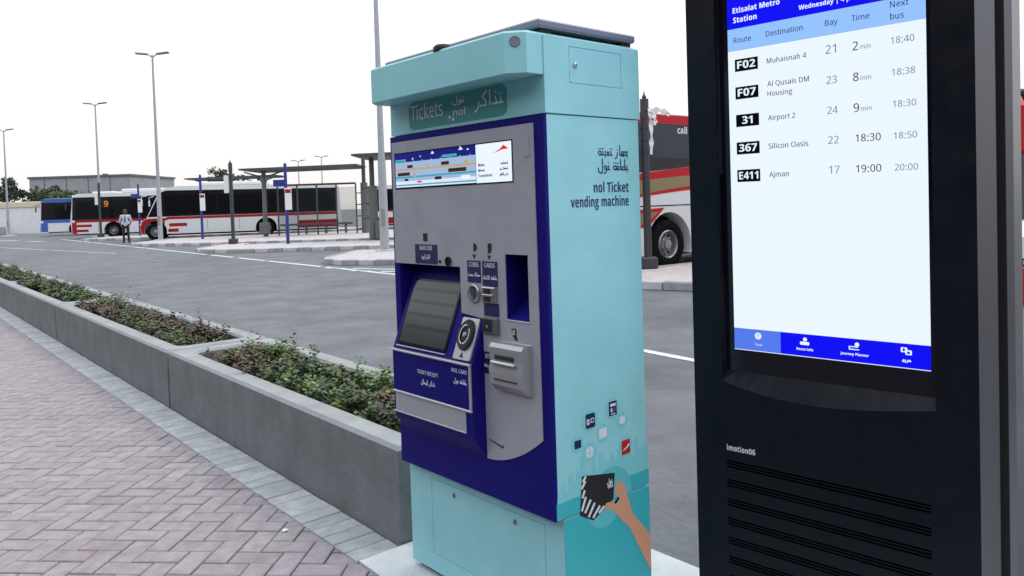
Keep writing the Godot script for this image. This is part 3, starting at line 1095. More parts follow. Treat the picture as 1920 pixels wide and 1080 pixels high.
# ---------------------------------------------------------------- buses
func wheel(parent: Node, x: float, z: float, r: float, face := 1.0) -> void:
	var o := Node3D.new()
	o.name = "wheel"
	parent.add_child(o, true)
	o.position = Vector3(x, r - 0.02, z)
	var xf := Transform3D(Basis(Vector3.RIGHT, PI / 2 * face), Vector3.ZERO)
	var t := MB.new()
	t.lathe([Vector2(r * 0.56, -0.14), Vector2(r * 0.9, -0.15), Vector2(r, -0.1), Vector2(r, 0.1), Vector2(r * 0.93, 0.145), Vector2(r * 0.72, 0.155), Vector2(r * 0.58, 0.13)], 28, xf)
	obj("tyre", t, M.rubber, o)
	var m := MB.new()
	m.lathe([Vector2(r * 0.58, 0.13), Vector2(r * 0.54, 0.15), Vector2(r * 0.5, 0.12), Vector2(r * 0.46, 0.03), Vector2(r * 0.3, 0.0), Vector2(r * 0.29, 0.07), Vector2(r * 0.2, 0.09), Vector2(r * 0.18, 0.13), Vector2(0.001, 0.14)], 24, xf)
	obj("rim", m, M.rim, o)
	for k in 10:
		var hl := MB.new()
		var a := TAU * k / 10
		hl.tube([Vector3(cos(a) * r * 0.245, 0.06, sin(a) * r * 0.245), Vector3(cos(a) * r * 0.245, 0.105, sin(a) * r * 0.245)], [0.018, 0.014], 6, true, xf)
		obj("wheel_nut", hl, M.steel, o)
	for k in 10:
		var vent := MB.new()
		var a := TAU * (k + 0.5) / 10
		vent.box(Vector3.ZERO, Vector3(r * 0.1, 0.012, r * 0.13), 0.004, xf * Transform3D(Basis(Vector3.UP, -a), Vector3(cos(a) * r * 0.4, 0.03, sin(a) * r * 0.4)))
		obj("vent_hole", vent, M.rim_dark, o)

# x runs from the nose backwards, the near side is z = 0 and faces +z
func bus(called: String, label: String, at: Vector3, turn: float, P: Dictionary) -> Node3D:
	var t := thing(called, label, "bus", at, turn, P.get("group", "buses parked in the bays"))
	var L: float = P.L
	var Wd := 2.45
	var Ht: float = P.H
	var sil := PackedVector2Array(P.sil)
	var r: float = P.get("arch", 0.58)
	for x in P.wheels:
		var res := Geometry2D.clip_polygons(sil, disc(x, 0.47, r, 28))
		sil = res[0]
		for q in res:
			if q.size() > sil.size(): sil = q
	pr("body", t, P.body, sil, -Wd, 0.0)
	bx("underframe", t, M.chassis, Vector3(L / 2 + 0.1, 0.62, -Wd / 2), Vector3(L - 0.7, 0.8, Wd - 0.75))
	for x in P.wheels:
		wheel(t, x, -0.17, P.get("wr", 0.47), 1.0)
		wheel(t, x, -Wd + 0.17, P.get("wr", 0.47), -1.0)
	# dark glazing band with single panes
	for side in [0, 1]:
		var z0 := 0.0 if side == 0 else -Wd - 0.008
		var z1 := 0.008 if side == 0 else -Wd
		pr("window_band", t, P.get("band", M.black_gloss), PackedVector2Array(P.glaze), z0, z1)
		for w in P.panes:
			var zz := 0.008 if side == 0 else -Wd - 0.014
			pr("window", t, P.get("pane", M.glass), rrect(w[0], w[1], w[2], w[3], 0.05, 3), zz, zz + 0.006)
	for s in P.strips:
		pr(s[0], t, s[1], PackedVector2Array(s[2]), 0.0, 0.006 + 0.004 * s[3])
	# windscreen and front trim lie on the nose outline from a to b
	for f in P.front:
		var a: Vector2 = f[2]
		var b: Vector2 = f[3]
		var d := (b - a).normalized()
		var nn := Vector2(-d.y, d.x)
		if nn.x > 0: nn = -nn
		var q := PackedVector2Array([a, b, b + nn * f[4], a + nn * f[4]])
		pr(f[0], t, f[1], q, -Wd + f[5], -f[5])
	for p in P.get("pods", []):
		bx("roof_unit", t, P.get("pod", M.bus_white), Vector3((p[0] + p[1]) / 2, Ht + p[2] / 2 - 0.02, -Wd / 2), Vector3(p[1] - p[0], p[2], Wd * 0.8), 0.08)
	for s in [0.12, -Wd - 0.12]:
		var mm := MB.new()
		var mx: float = P.mirror.x
		var my: float = P.mirror.y
		mm.tube([Vector3(mx + 0.25, my + 0.25, s - signf(s) * 0.12), Vector3(mx, my + 0.2, s), Vector3(mx, my, s)], [0.025, 0.025, 0.02], 6)
		mm.box(Vector3(mx, my - 0.15, s), Vector3(0.08, 0.36, 0.2), 0.03)
		obj("mirror", mm, P.get("mirror_mat", M.black_matt), t)
	for z in [-0.3, -Wd + 0.3]:
		bx("headlight", t, M.lamp_white, Vector3(P.lamp.x, P.lamp.y, z), Vector3(0.06, 0.16, 0.3), 0.03)
	return t

func build_buses() -> void:
	# short single-decker with a raked windscreen and a red nose
	var sil := [Vector2(0.0, 0.32), Vector2(-0.05, 0.75), Vector2(0.06, 1.05), Vector2(0.28, 1.2), Vector2(0.95, 2.62), Vector2(1.25, 2.84), Vector2(1.9, 2.95), Vector2(10.4, 2.9), Vector2(10.7, 2.75), Vector2(10.8, 0.4), Vector2(10.5, 0.32)]
	var nose := [Vector2(0.02, 0.35), Vector2(-0.045, 0.75), Vector2(0.06, 1.04), Vector2(0.3, 1.18), Vector2(1.35, 1.2), Vector2(1.35, 1.1), Vector2(1.2, 1.05)]
	var archcut := Geometry2D.clip_polygons(PackedVector2Array(nose + [Vector2(1.2, 0.35)]), disc(0.72, 0.47, 0.58, 28))
	var nose_poly: PackedVector2Array = archcut[0]
	for q in archcut:
		if q.size() > nose_poly.size(): nose_poly = q
	var solo := {"L": 10.8, "H": 2.93, "sil": sil, "wheels": [0.72, 6.55], "body": M.bus_white,
		"glaze": [Vector2(0.36, 1.28), Vector2(1.0, 2.58), Vector2(1.3, 2.72), Vector2(10.5, 2.66), Vector2(10.55, 1.28)],
		"panes": [[1.25, 1.4, 2.5, 2.45], [2.56, 1.4, 3.9, 2.45], [3.96, 1.4, 5.3, 2.45], [5.36, 1.4, 6.7, 2.45], [6.76, 1.4, 8.1, 2.45], [8.16, 1.4, 9.3, 2.45], [9.36, 1.4, 10.3, 2.45]],
		"strips": [["nose_panel", M.bus_red, nose_poly, 0], ["red_stripe", M.bus_red, rect(1.3, 1.12, 10.5, 1.26), 1], ["red_tail", M.bus_red, rrect(8.3, 0.4, 10.6, 0.82, 0.05), 1], ["red_dash", M.bus_red, rrect(1.42, 0.72, 2.35, 0.9, 0.06), 1], ["red_dash", M.bus_red, rrect(1.36, 0.42, 1.9, 0.6, 0.06), 1], ["panel_joint", M.chassis, rect(3.4, 0.45, 3.415, 1.05), 0], ["panel_joint", M.chassis, rect(5.1, 0.45, 5.115, 1.05), 0]],
		"front": [["windscreen", M.glass, Vector2(0.32, 1.28), Vector2(0.93, 2.58), 0.03, 0.12], ["bumper", M.bus_red, Vector2(0.0, 0.34), Vector2(-0.05, 0.75), 0.03, 0.02]],
		"pods": [[3.0, 6.8, 0.26]], "mirror": Vector2(0.1, 2.2), "mirror_mat": M.bus_white, "lamp": Vector2(-0.05, 0.85)}
	bus("red_nosed_bus", "white bus with red nose and raked windscreen behind the shelter", G(-20.35, 42.4), deg_to_rad(17), solo)
	# city bus with an amber route number
	var sq := [Vector2(0.0, 0.3), Vector2(-0.06, 1.2), Vector2(0.1, 2.7), Vector2(0.35, 2.92), Vector2(11.6, 2.92), Vector2(11.9, 2.7), Vector2(11.9, 0.3)]
	var city := {"L": 11.9, "H": 2.9, "sil": sq, "wheels": [2.5, 8.6], "body": M.bus_white,
		"glaze": [Vector2(0.04, 1.2), Vector2(0.12, 2.68), Vector2(11.6, 2.68), Vector2(11.6, 1.2)],
		"panes": [[0.2, 0.55, 1.25, 2.4], [1.75, 1.32, 3.4, 2.4], [3.46, 1.32, 5.2, 2.4], [5.26, 1.32, 7.0, 2.4], [7.06, 1.32, 8.8, 2.4], [8.86, 1.32, 10.6, 2.4]],
		"strips": [["red_stripe", M.bus_red, rect(0.2, 1.04, 11.7, 1.2), 1], ["red_corner", M.bus_red, rect(0.02, 0.32, 0.3, 1.04), 1], ["red_dash", M.bus_red, rrect(0.3, 0.74, 1.2, 0.9, 0.06), 2], ["red_dash", M.bus_red, rrect(0.3, 0.42, 1.0, 0.58, 0.06), 2], ["panel_joint", M.chassis, rect(1.6, 0.4, 1.615, 1.0), 0]],
		"front": [["windscreen", M.glass, Vector2(-0.04, 1.15), Vector2(0.09, 2.6), 0.03, 0.1], ["bumper", M.bus_red, Vector2(0.0, 0.32), Vector2(-0.03, 0.75), 0.04, 0.02]],
		"pods": [[1.2, 2.6, 0.16], [3.0, 9.0, 0.3]], "mirror": Vector2(-0.25, 2.2), "lamp": Vector2(-0.05, 0.7)}
	city.panes[0] = [0.3, 1.32, 1.65, 2.4]
	var c := bus("city_bus", "white city bus with red stripe and amber route number nine", G(-28.6, 50.2), deg_to_rad(12), city)
	bx("route_display", c, M.black_gloss, Vector3(2.15, 2.2, 0.03), Vector3(0.75, 0.5, 0.03), 0.01)
	text(c, "9", 2.0, 2.03, 0.26, Transform3D(Basis.IDENTITY, Vector3(0, 0, 0.046)), M.amber, true, 0.38)
	# blue and white city bus
	var bl := city.duplicate()
	bl.strips = [["blue_stripe", M.bus_blue, rect(0.2, 1.0, 11.7, 1.25), 1], ["blue_corner", M.bus_blue, rect(0.02, 0.32, 0.5, 1.0), 1], ["blue_roof_edge", M.bus_blue, rect(0.14, 2.6, 6.6, 2.9), 2]]
	bl.front = [["windscreen", M.glass, Vector2(-0.04, 1.15), Vector2(0.09, 2.5), 0.03, 0.1], ["bumper", M.bus_blue, Vector2(0.0, 0.32), Vector2(-0.03, 0.75), 0.04, 0.02], ["front_brow", M.bus_blue, Vector2(0.09, 2.5), Vector2(0.1, 2.7), 0.04, 0.05]]
	bl.panes = [[1.0, 1.35, 3.0, 2.3], [3.2, 1.32, 5.2, 2.4], [5.26, 1.32, 7.0, 2.4]]
	bl.pods = [[2.2, 9.0, 0.28]]
	bus("blue_bus", "white bus with blue roof edge and blue stripe at far left", G(-36.9, 60.5), deg_to_rad(20), bl)
	# bus waiting behind the shelter, its red tail showing
	var tail := solo.duplicate()
	tail.strips = [["red_tail", M.bus_red, rect(0.1, 0.34, 4.2, 0.75), 1], ["red_stripe", M.bus_red, rect(1.3, 1.12, 8.3, 1.26), 1]]
	tail.wheels = [5.6, 6.9]
	tail.sil = [Vector2(0.0, 0.3), Vector2(-0.05, 1.2), Vector2(0.05, 2.6), Vector2(0.3, 2.85), Vector2(8.4, 2.85), Vector2(8.6, 0.32)]
	tail.glaze = [Vector2(0.1, 1.15), Vector2(0.14, 2.6), Vector2(8.3, 2.6), Vector2(8.3, 1.15)]
	tail.front = [["rear_window", M.glass, Vector2(-0.04, 1.4), Vector2(0.04, 2.5), 0.03, 0.2]]
	tail.panes = [[0.3, 1.3, 2.2, 2.45], [2.3, 1.3, 4.2, 2.45], [4.3, 1.3, 6.2, 2.45]]
	bus("dark_windowed_bus", "dark windowed bus partly hidden behind the shelter columns", G(-9.2, 50.2), deg_to_rad(10), tail)
	# coach between the machine and the kiosk
	var cs := [Vector2(0.0, 0.28), Vector2(-0.06, 1.2), Vector2(0.35, 2.9), Vector2(0.6, 3.08), Vector2(11.7, 3.08), Vector2(11.9, 2.9), Vector2(11.9, 0.28)]
	var sw := [] # red-edged gold swoosh above the wheel
	var top := []
	var bot := []
	var top2 := []
	var bot2 := []
	for i in 17:
		var x := 0.3 + i * 0.38
		var f := sin(x * 0.30)
		top.append(Vector2(x, 1.68 + 0.42 * f))
		bot.append(Vector2(x, 1.25 + 0.378 * f))
		top2.append(Vector2(x, 1.60 + 0.31 * f))
		bot2.append(Vector2(x, 1.25 + 0.473 * f))
	bot.reverse()
	sw = top + bot
	bot2.reverse()
	var gold := top2 + bot2
	var coach := {"L": 11.9, "H": 3.06, "sil": cs, "wheels": [2.6, 8.7], "arch": 0.66, "wr": 0.5, "body": M.bus_white,
		"glaze": [Vector2(0.1, 1.75), Vector2(0.33, 2.88), Vector2(11.7, 2.88), Vector2(11.7, 2.02), Vector2(4.2, 2.06), Vector2(3.2, 2.03), Vector2(1.6, 1.9)],
		"band": M.black_matt, "pane": M.coach_glass,
		"panes": [[0.5, 2.2, 3.9, 2.86], [4.0, 2.25, 6.4, 2.80], [6.5, 2.25, 9.0, 2.80]],
		"strips": [["red_swoosh", M.coach_red, sw, 0], ["gold_swoosh", M.gold, gold, 1], ["red_roof_edge", M.coach_red, rect(0.42, 2.885, 11.7, 3.06), 1], ["flank_joint", M.chassis, rect(0.2, 1.25, 11.7, 1.27), 0],
			["red_flash", M.coach_red, [Vector2(0.6, 1.16), Vector2(2.47, 1.22), Vector2(2.05, 0.9), Vector2(1.7, 0.82), Vector2(0.6, 0.78)], 0], ["gold_flash", M.gold, [Vector2(0.6, 1.09), Vector2(2.28, 1.14), Vector2(1.98, 0.95), Vector2(1.68, 0.89), Vector2(0.6, 0.86)], 1],
			["red_skirt", M.coach_red, rect(0.3, 0.42, 1.72, 0.6), 0]],
		"front": [["windscreen", M.glass, Vector2(-0.04, 1.3), Vector2(0.33, 2.82), 0.03, 0.1]],
		"mirror": Vector2(-0.2, 2.3), "lamp": Vector2(-0.05, 0.7), "group": ""}
	var cb := bus("coach", "white coach with red and gold swoosh between machine and kiosk", G(1.10, 13.84), deg_to_rad(38), coach)
	text(cb, "call centre", 2.90, 2.70, 0.95, Transform3D(Basis.IDENTITY, Vector3(0, 0, 0.016)), M.white_print, true)
	# minibus whose corner shows right of the kiosk
	var mv := thing("minibus", "red and white minibus corner at the right frame edge", "bus", G(6.06, 9.3))
	var ms := PackedVector2Array([Vector2(0, 0.25), Vector2(0, 0.8), Vector2(-0.25, 1.0), Vector2(-0.75, 2.35), Vector2(-1.0, 2.66), Vector2(-5.6, 2.66), Vector2(-5.6, 0.25)])
	var mxf := Transform3D(Basis(Vector3(0, 0, 1), Vector3.UP, Vector3(-1, 0, 0)), Vector3.ZERO)
	pr("body", mv, M.bus_white, ms, -2.0, 0.0, mxf)
	pr("bumper", mv, M.coach_red, rrect(-0.03, 0.02, 2.03, 0.42, 0.06), -0.1, 0.06)
	pr("grille", mv, M.black_matt, rect(0.0, 0.44, 2.0, 0.54), 0.0, 0.02)
	bx("headlight", mv, M.lamp_white, Vector3(0.16, 0.49, 0.03), Vector3(0.16, 0.08, 0.05), 0.02)
	bx("headlight", mv, M.lamp_white, Vector3(1.84, 0.49, 0.03), Vector3(0.16, 0.08, 0.05), 0.02)
	var wx := Transform3D(Basis(Vector3.RIGHT, -atan2(0.5, 1.35)), Vector3(0, 1.0, -0.25))
	pr("windscreen", mv, M.coach_glass, rrect(0.08, 0.0, 1.92, 1.36, 0.08), 0.0, 0.02, wx)
	for k in 3: pr("window", mv, M.coach_glass, rrect(-2.3 - k * 1.1, 1.15, -1.25 - k * 1.1, 2.2, 0.06, 3), 0.0, 0.012, mxf)
	pr("door_window", mv, M.coach_glass, PackedVector2Array([Vector2(-0.42, 1.15), Vector2(-1.18, 1.15), Vector2(-1.18, 2.2), Vector2(-0.78, 2.2)]), 0.0, 0.012, mxf)
	pr("red_stripe", mv, M.coach_red, rect(-5.5, 0.62, -0.05, 0.92), 0.0, 0.008, mxf)
	bx("roof_edge", mv, M.black_matt, Vector3(1.0, 2.61, -0.86), Vector3(2.02, 0.1, 0.5), 0.03)
	var mm := MB.new()
	mm.box(Vector3(0.02, 2.1, 0.12), Vector3(0.2, 0.62, 0.14), 0.05)
	mm.tube([Vector3(0.3, 2.5, -0.6), Vector3(0.12, 2.48, -0.1), Vector3(0.02, 2.36, 0.12)], [0.04, 0.04, 0.04], 7)
	obj("mirror", mm, M.coach_red, mv)
	for z in [-1.0, -4.4]:
		wheel2(mv, 0.12, z)
		wheel2(mv, 1.88, z)

func wheel2(parent: Node, x: float, z: float) -> void:
	var o := Node3D.new()
	o.name = "wheel"
	parent.add_child(o, true)
	o.position = Vector3(x, 0.36, z)
	var xf := Transform3D(Basis(Vector3.BACK, PI / 2), Vector3.ZERO)
	var t := MB.new()
	t.lathe([Vector2(0.2, -0.13), Vector2(0.36, -0.12), Vector2(0.38, -0.08), Vector2(0.38, 0.08), Vector2(0.36, 0.12), Vector2(0.2, 0.13)], 22, xf)
	obj("tyre", t, M.rubber, o)
	var m := MB.new()
	m.lathe([Vector2(0.001, -0.1), Vector2(0.21, -0.12), Vector2(0.21, 0.12), Vector2(0.001, 0.1)], 18, xf)
	obj("rim", m, M.rim, o)

# ---------------------------------------------------------------- street furniture
func lamp_post(at: Vector3, h: float, label: String, w := 1.0) -> void:
	var t := thing("lamp_post", label, "lamp post", at, 0, "twin headed lamp posts")
	var mb := MB.new()
	mb.tube([Vector3.ZERO, Vector3(0, h * 0.28, 0), Vector3(0, h * 0.285, 0), Vector3(0, h, 0)], [0.15 * w, 0.13 * w, 0.105 * w, 0.06 * w], 14)
	obj("pole", mb, M.galvanised, t)
	var bp := MB.new()
	bp.box(Vector3(0, 0.03, 0), Vector3(0.5, 0.06, 0.5), 0.01)
	bp.box(Vector3(0, -0.06, 0), Vector3(0.9, 0.16, 0.9), 0.03)
	obj("base_plate", bp, M.kerb_pale, t)
	bx("access_door", t, M.lamp_grey, Vector3(0, 1.0, 0.135 * w), Vector3(0.12, 0.5, 0.02), 0.004)
	for s in [-1.0, 1.0]:
		var a := MB.new()
		a.tube([Vector3(0, h - 0.1, 0), Vector3(s * 0.28, h + 0.06, 0)], [0.04, 0.035], 8)
		obj("arm", a, M.galvanised, t)
		var hd := MB.new()
		hd.box(Vector3.ZERO, Vector3(0.62, 0.09, 0.26), 0.035, Transform3D(Basis(Vector3.BACK, s * 0.1), Vector3(s * 0.52, h + 0.08, 0)))
		obj("lamp_head", hd, M.lamp_grey, t)

func spike_pole(at: Vector3, h: float, label: String, panel_at := -1.0) -> Node3D:
	var t := thing("stop_pole", label, "pole", at, 0, "dark stop poles with pointed tips")
	var mb := MB.new()
	mb.tube([Vector3(0, 0.1, 0), Vector3(0, h - 0.5, 0)], [0.075, 0.07], 12)
	obj("pole", mb, M.dark_metal, t)
	var cp := MB.new()
	cp.tube([Vector3(0, h - 0.5, 0), Vector3(0, h - 0.14, 0)], [0.082, 0.082], 12)
	obj("sleeve", cp, M.dark_metal, t)
	for k in 3:
		var rg := MB.new()
		rg.tube([Vector3(0, h - 0.7 - k * 0.22, 0), Vector3(0, h - 0.67 - k * 0.22, 0)], [0.085, 0.085], 12)
		obj("ring", rg, M.dark_metal, t)
	var fi := MB.new()
	fi.lathe([Vector2(0.03, h - 0.14), Vector2(0.045, h - 0.1), Vector2(0.02, h - 0.06), Vector2(0.001, h + 0.02)], 10)
	obj("finial", fi, M.dark_metal, t)
	var b := MB.new()
	b.box(Vector3(0, 0.11, 0), Vector3(0.32, 0.23, 0.32), 0.03)
	obj("base_block", b, M.dark_metal, t)
	if panel_at > 0:
		bx("notice_panel", t, M.sign_white, Vector3(-0.18, panel_at, 0.02), Vector3(0.2, 0.72, 0.04), 0.01)
	return t

func blue_stop(at: Vector3, h: float, label: String, flag := true) -> void:
	var t := thing("bus_stop_pole", label, "bus stop", at, 0, "blue bus stop poles")
	var mb := MB.new()
	mb.tube([Vector3.ZERO, Vector3(0, h, 0)], [0.065, 0.06], 10)
	mb.lathe([Vector2(0.062, h), Vector2(0.03, h + 0.05), Vector2(0.001, h + 0.06)], 10)
	obj("pole", mb, M.blue_pole, t)
	if flag:
		bx("flag_sign", t, M.blue_pole, Vector3(-0.26, h - 0.72, 0), Vector3(0.46, 0.26, 0.04), 0.02)
	var p := bx("timetable_panel", t, M.sign_white, Vector3(0.1, h - 1.35, 0.07), Vector3(0.26, 0.85, 0.04), 0.01)
	bx("red_header", p, M.bus_red, Vector3(0.1, h - 1.05, 0.093), Vector3(0.22, 0.14, 0.008))

func shelter(called: String, label: String, at: Vector3, x0: float, x1: float, h: float, posts: Array, glass: bool) -> Node3D:
	var t := thing(called, label, "shelter", at, 0, "bus shelters on the platforms")
	var rf := MB.new()
	var poly := PackedVector2Array([Vector2(x0, h - 0.02), Vector2(x0 + 0.3, h - 0.08), Vector2(x1 - 0.3, h - 0.02), Vector2(x1, h + 0.06), Vector2(x1, h + 0.12), Vector2(x0 + 0.3, h + 0.06), Vector2(x0, h + 0.05)])
	rf.prism(poly, -1.6, 1.0)
	obj("roof", rf, M.canopy, t)
	for p in posts:
		var m := MB.new()
		m.tube([Vector3(p, 0, 0), Vector3(p, h - 0.06, 0)], [0.13, 0.11], 12)
		obj("post", m, M.slate_metal, t)
		var b := MB.new()
		for s in [-1.0, 1.0]:
			b.tube([Vector3(p, h - 0.75, 0), Vector3(p + s * 0.3, h - 0.3, 0), Vector3(p + s * 1.0, h - 0.08, 0)], [0.05, 0.045, 0.035], 7)
		obj("bracket", b, M.slate_metal, t)
		bx("litter_bin", t, M.slate_metal, Vector3(p + 0.05, 0.42, 0.26), Vector3(0.5, 0.62, 0.32), 0.05)
	if glass:
		var gx0: float = posts[0] + 0.5
		var gx1: float = x1 - 0.4
		var n := 4
		bx("top_rail", t, M.canopy, Vector3((gx0 + gx1) / 2, 2.62, -0.6), Vector3(gx1 - gx0, 0.1, 0.08))
		bx("bench", t, M.canopy, Vector3((gx0 + gx1) / 2, 0.55, -0.3), Vector3(gx1 - gx0 - 0.4, 0.1, 0.4), 0.02)
		for k in n:
			var a := lerpf(gx0, gx1, float(k) / n)
			var b := lerpf(gx0, gx1, float(k + 1) / n)
			bx("glass_panel", t, M.clear, Vector3((a + b) / 2, 1.4, -0.6), Vector3(b - a - 0.1, 2.1, 0.012))
			bx("mullion", t, M.canopy, Vector3(a, 1.3, -0.6), Vector3(0.07, 2.6, 0.07))
			bx("bench_leg", t, M.canopy, Vector3(a + 0.5, 0.3, -0.3), Vector3(0.06, 0.5, 0.3))
		bx("mullion", t, M.canopy, Vector3(gx1, 1.3, -0.6), Vector3(0.07, 2.6, 0.07))
	return t

func column(at: Vector3, h: float, label: String) -> void:
	var t := thing("shelter_column", label, "column", at, 0, "dark columns at the shelter ends")
	var m := MB.new()
	m.tube([Vector3.ZERO, Vector3(0, h * 0.66, 0)], [0.185, 0.185], 14)
	obj("shaft", m, M.slate_metal, t)
	var u := MB.new()
	u.tube([Vector3(0, h * 0.66, 0), Vector3(0, h, 0)], [0.1, 0.1], 10)
	obj("upper_post", u, M.canopy, t)
	var r := MB.new()
	for y in [0.9, 1.5, 2.1]: r.tube([Vector3(-0.45, y, 0.1), Vector3(0.45, y, 0.1)], [0.03, 0.03], 6)
	obj("rails", r, M.canopy, t)

func build_street_furniture() -> void:
	lamp_post(G(-17.53, 38.5, 0.1), 9.2, "tall twin lamp post beside the red nosed bus", 0.8)
	lamp_post(G(-29.1, 54.7), 9.3, "tall twin lamp post behind the bus with route nine", 0.8)
	lamp_post(G(-43.2, 66.3), 9.0, "farthest twin lamp post, before the white wall", 0.8)
	lamp_post(G(-3.77, 22.76, 0.1), 9.6, "nearest lamp post, rising just left of the ticket machine", 0.9)
	lamp_post(G(-24.6, 90), 7.1, "distant thin lamp post above the shelter roof", 0.8)
	lamp_post(G(-21.9, 90), 7.5, "distant thin lamp post near the dark shelter columns", 0.8)
	spike_pole(G(-11.42, 31.6, 0.1), 3.45, "dark stop pole with white notice before the red nosed bus", 2.45)
	spike_pole(G(-26.3, 49.4, 0.1), 3.55, "dark stop pole with white notice beside the amber number", 2.4)
	var rp := spike_pole(G(2.53, 14.42, 0.1), 3.3, "dark spiked pole with torn white tape before the coach")
	# torn white wrapping on the near pole
	var tp := MB.new()
	for s in [[Vector3(0.06, 2.9, 0.06), Vector3(0.22, 3.0, 0.1), Vector3(0.45, 2.84, 0.08), 0.09], [Vector3(0.08, 2.95, 0.08), Vector3(0.12, 2.6, 0.1), Vector3(0.09, 2.12, 0.09), 0.06], [Vector3(0.07, 2.98, 0.09), Vector3(0.2, 2.8, 0.13), Vector3(0.16, 2.66, 0.12), 0.07]]:
		var prev := []
		for k in 9:
			var f := k / 8.0
			var c: Vector3 = s[0].lerp(s[1], f).lerp(s[1].lerp(s[2], f), f)
			var tg: Vector3 = (s[1].lerp(s[2], f) - s[0].lerp(s[1], f)).normalized()
			var sd: Vector3 = tg.cross(Vector3.BACK).normalized() * s[3] * (0.5 + 0.3 * sin(k * 2.3))
			var cur := [c + sd + Vector3(0, 0, 0.02 * sin(k * 1.7)), c - sd - Vector3(0, 0, 0.015 * cos(k * 2.1))]
			if k: tp.quad(prev[0], prev[1], cur[1], cur[0])
			prev = cur
	obj("torn_tape", tp, M.sign_white, rp)
	blue_stop(G(-8.75, 30.1, 0.1), 3.1, "blue stop pole with flag, nearest to the shelter columns")
	blue_stop(G(-15.6, 38.9, 0.1), 3.2, "blue stop pole without flag before the white flank of the bus", false)
	blue_stop(G(-23.6, 49.0, 0.1), 3.25, "blue stop pole with flag behind the standing person")
	shelter("glazed_shelter", "glazed bus shelter with thin dark roof behind the blue pole", G(-12.72, 39.9, 0.1), -0.95, 5.0, 3.42, [0.0], true)
	shelter("open_shelter", "thin dark shelter roof just left of the ticket machine", G(-5.5, 31.0, 0.1), -0.65, 4.5, 3.36, [2.4], false)
	shelter("far_shelter", "far thin shelter roof above the red nosed bus roof", G(-22.4, 55.0, 0.1), -0.4, 6.0, 3.72, [1.0, 4.5], false)
	column(G(-7.7, 40.6, 0.1), 4.0, "dark grey column with rails at the end of glazed shelter")
	column(G(-5.55, 31.0, 0.1), 3.3, "dark grey column with bin nearest the ticket machine")
	bx("low_bin", get_node("shelter_column_001"), M.slate_metal, Vector3(0.35, 0.4, 0.2), Vector3(0.45, 0.75, 0.4), 0.05)

# ---------------------------------------------------------------- the person
func sd_cone(p: Vector3, a: Vector3, b: Vector3, ra: float, rb: float) -> float:
	var ab := b - a
	var h := clampf((p - a).dot(ab) / ab.length_squared(), 0.0, 1.0)
	return (p - a - ab * h).length() - lerpf(ra, rb, h)

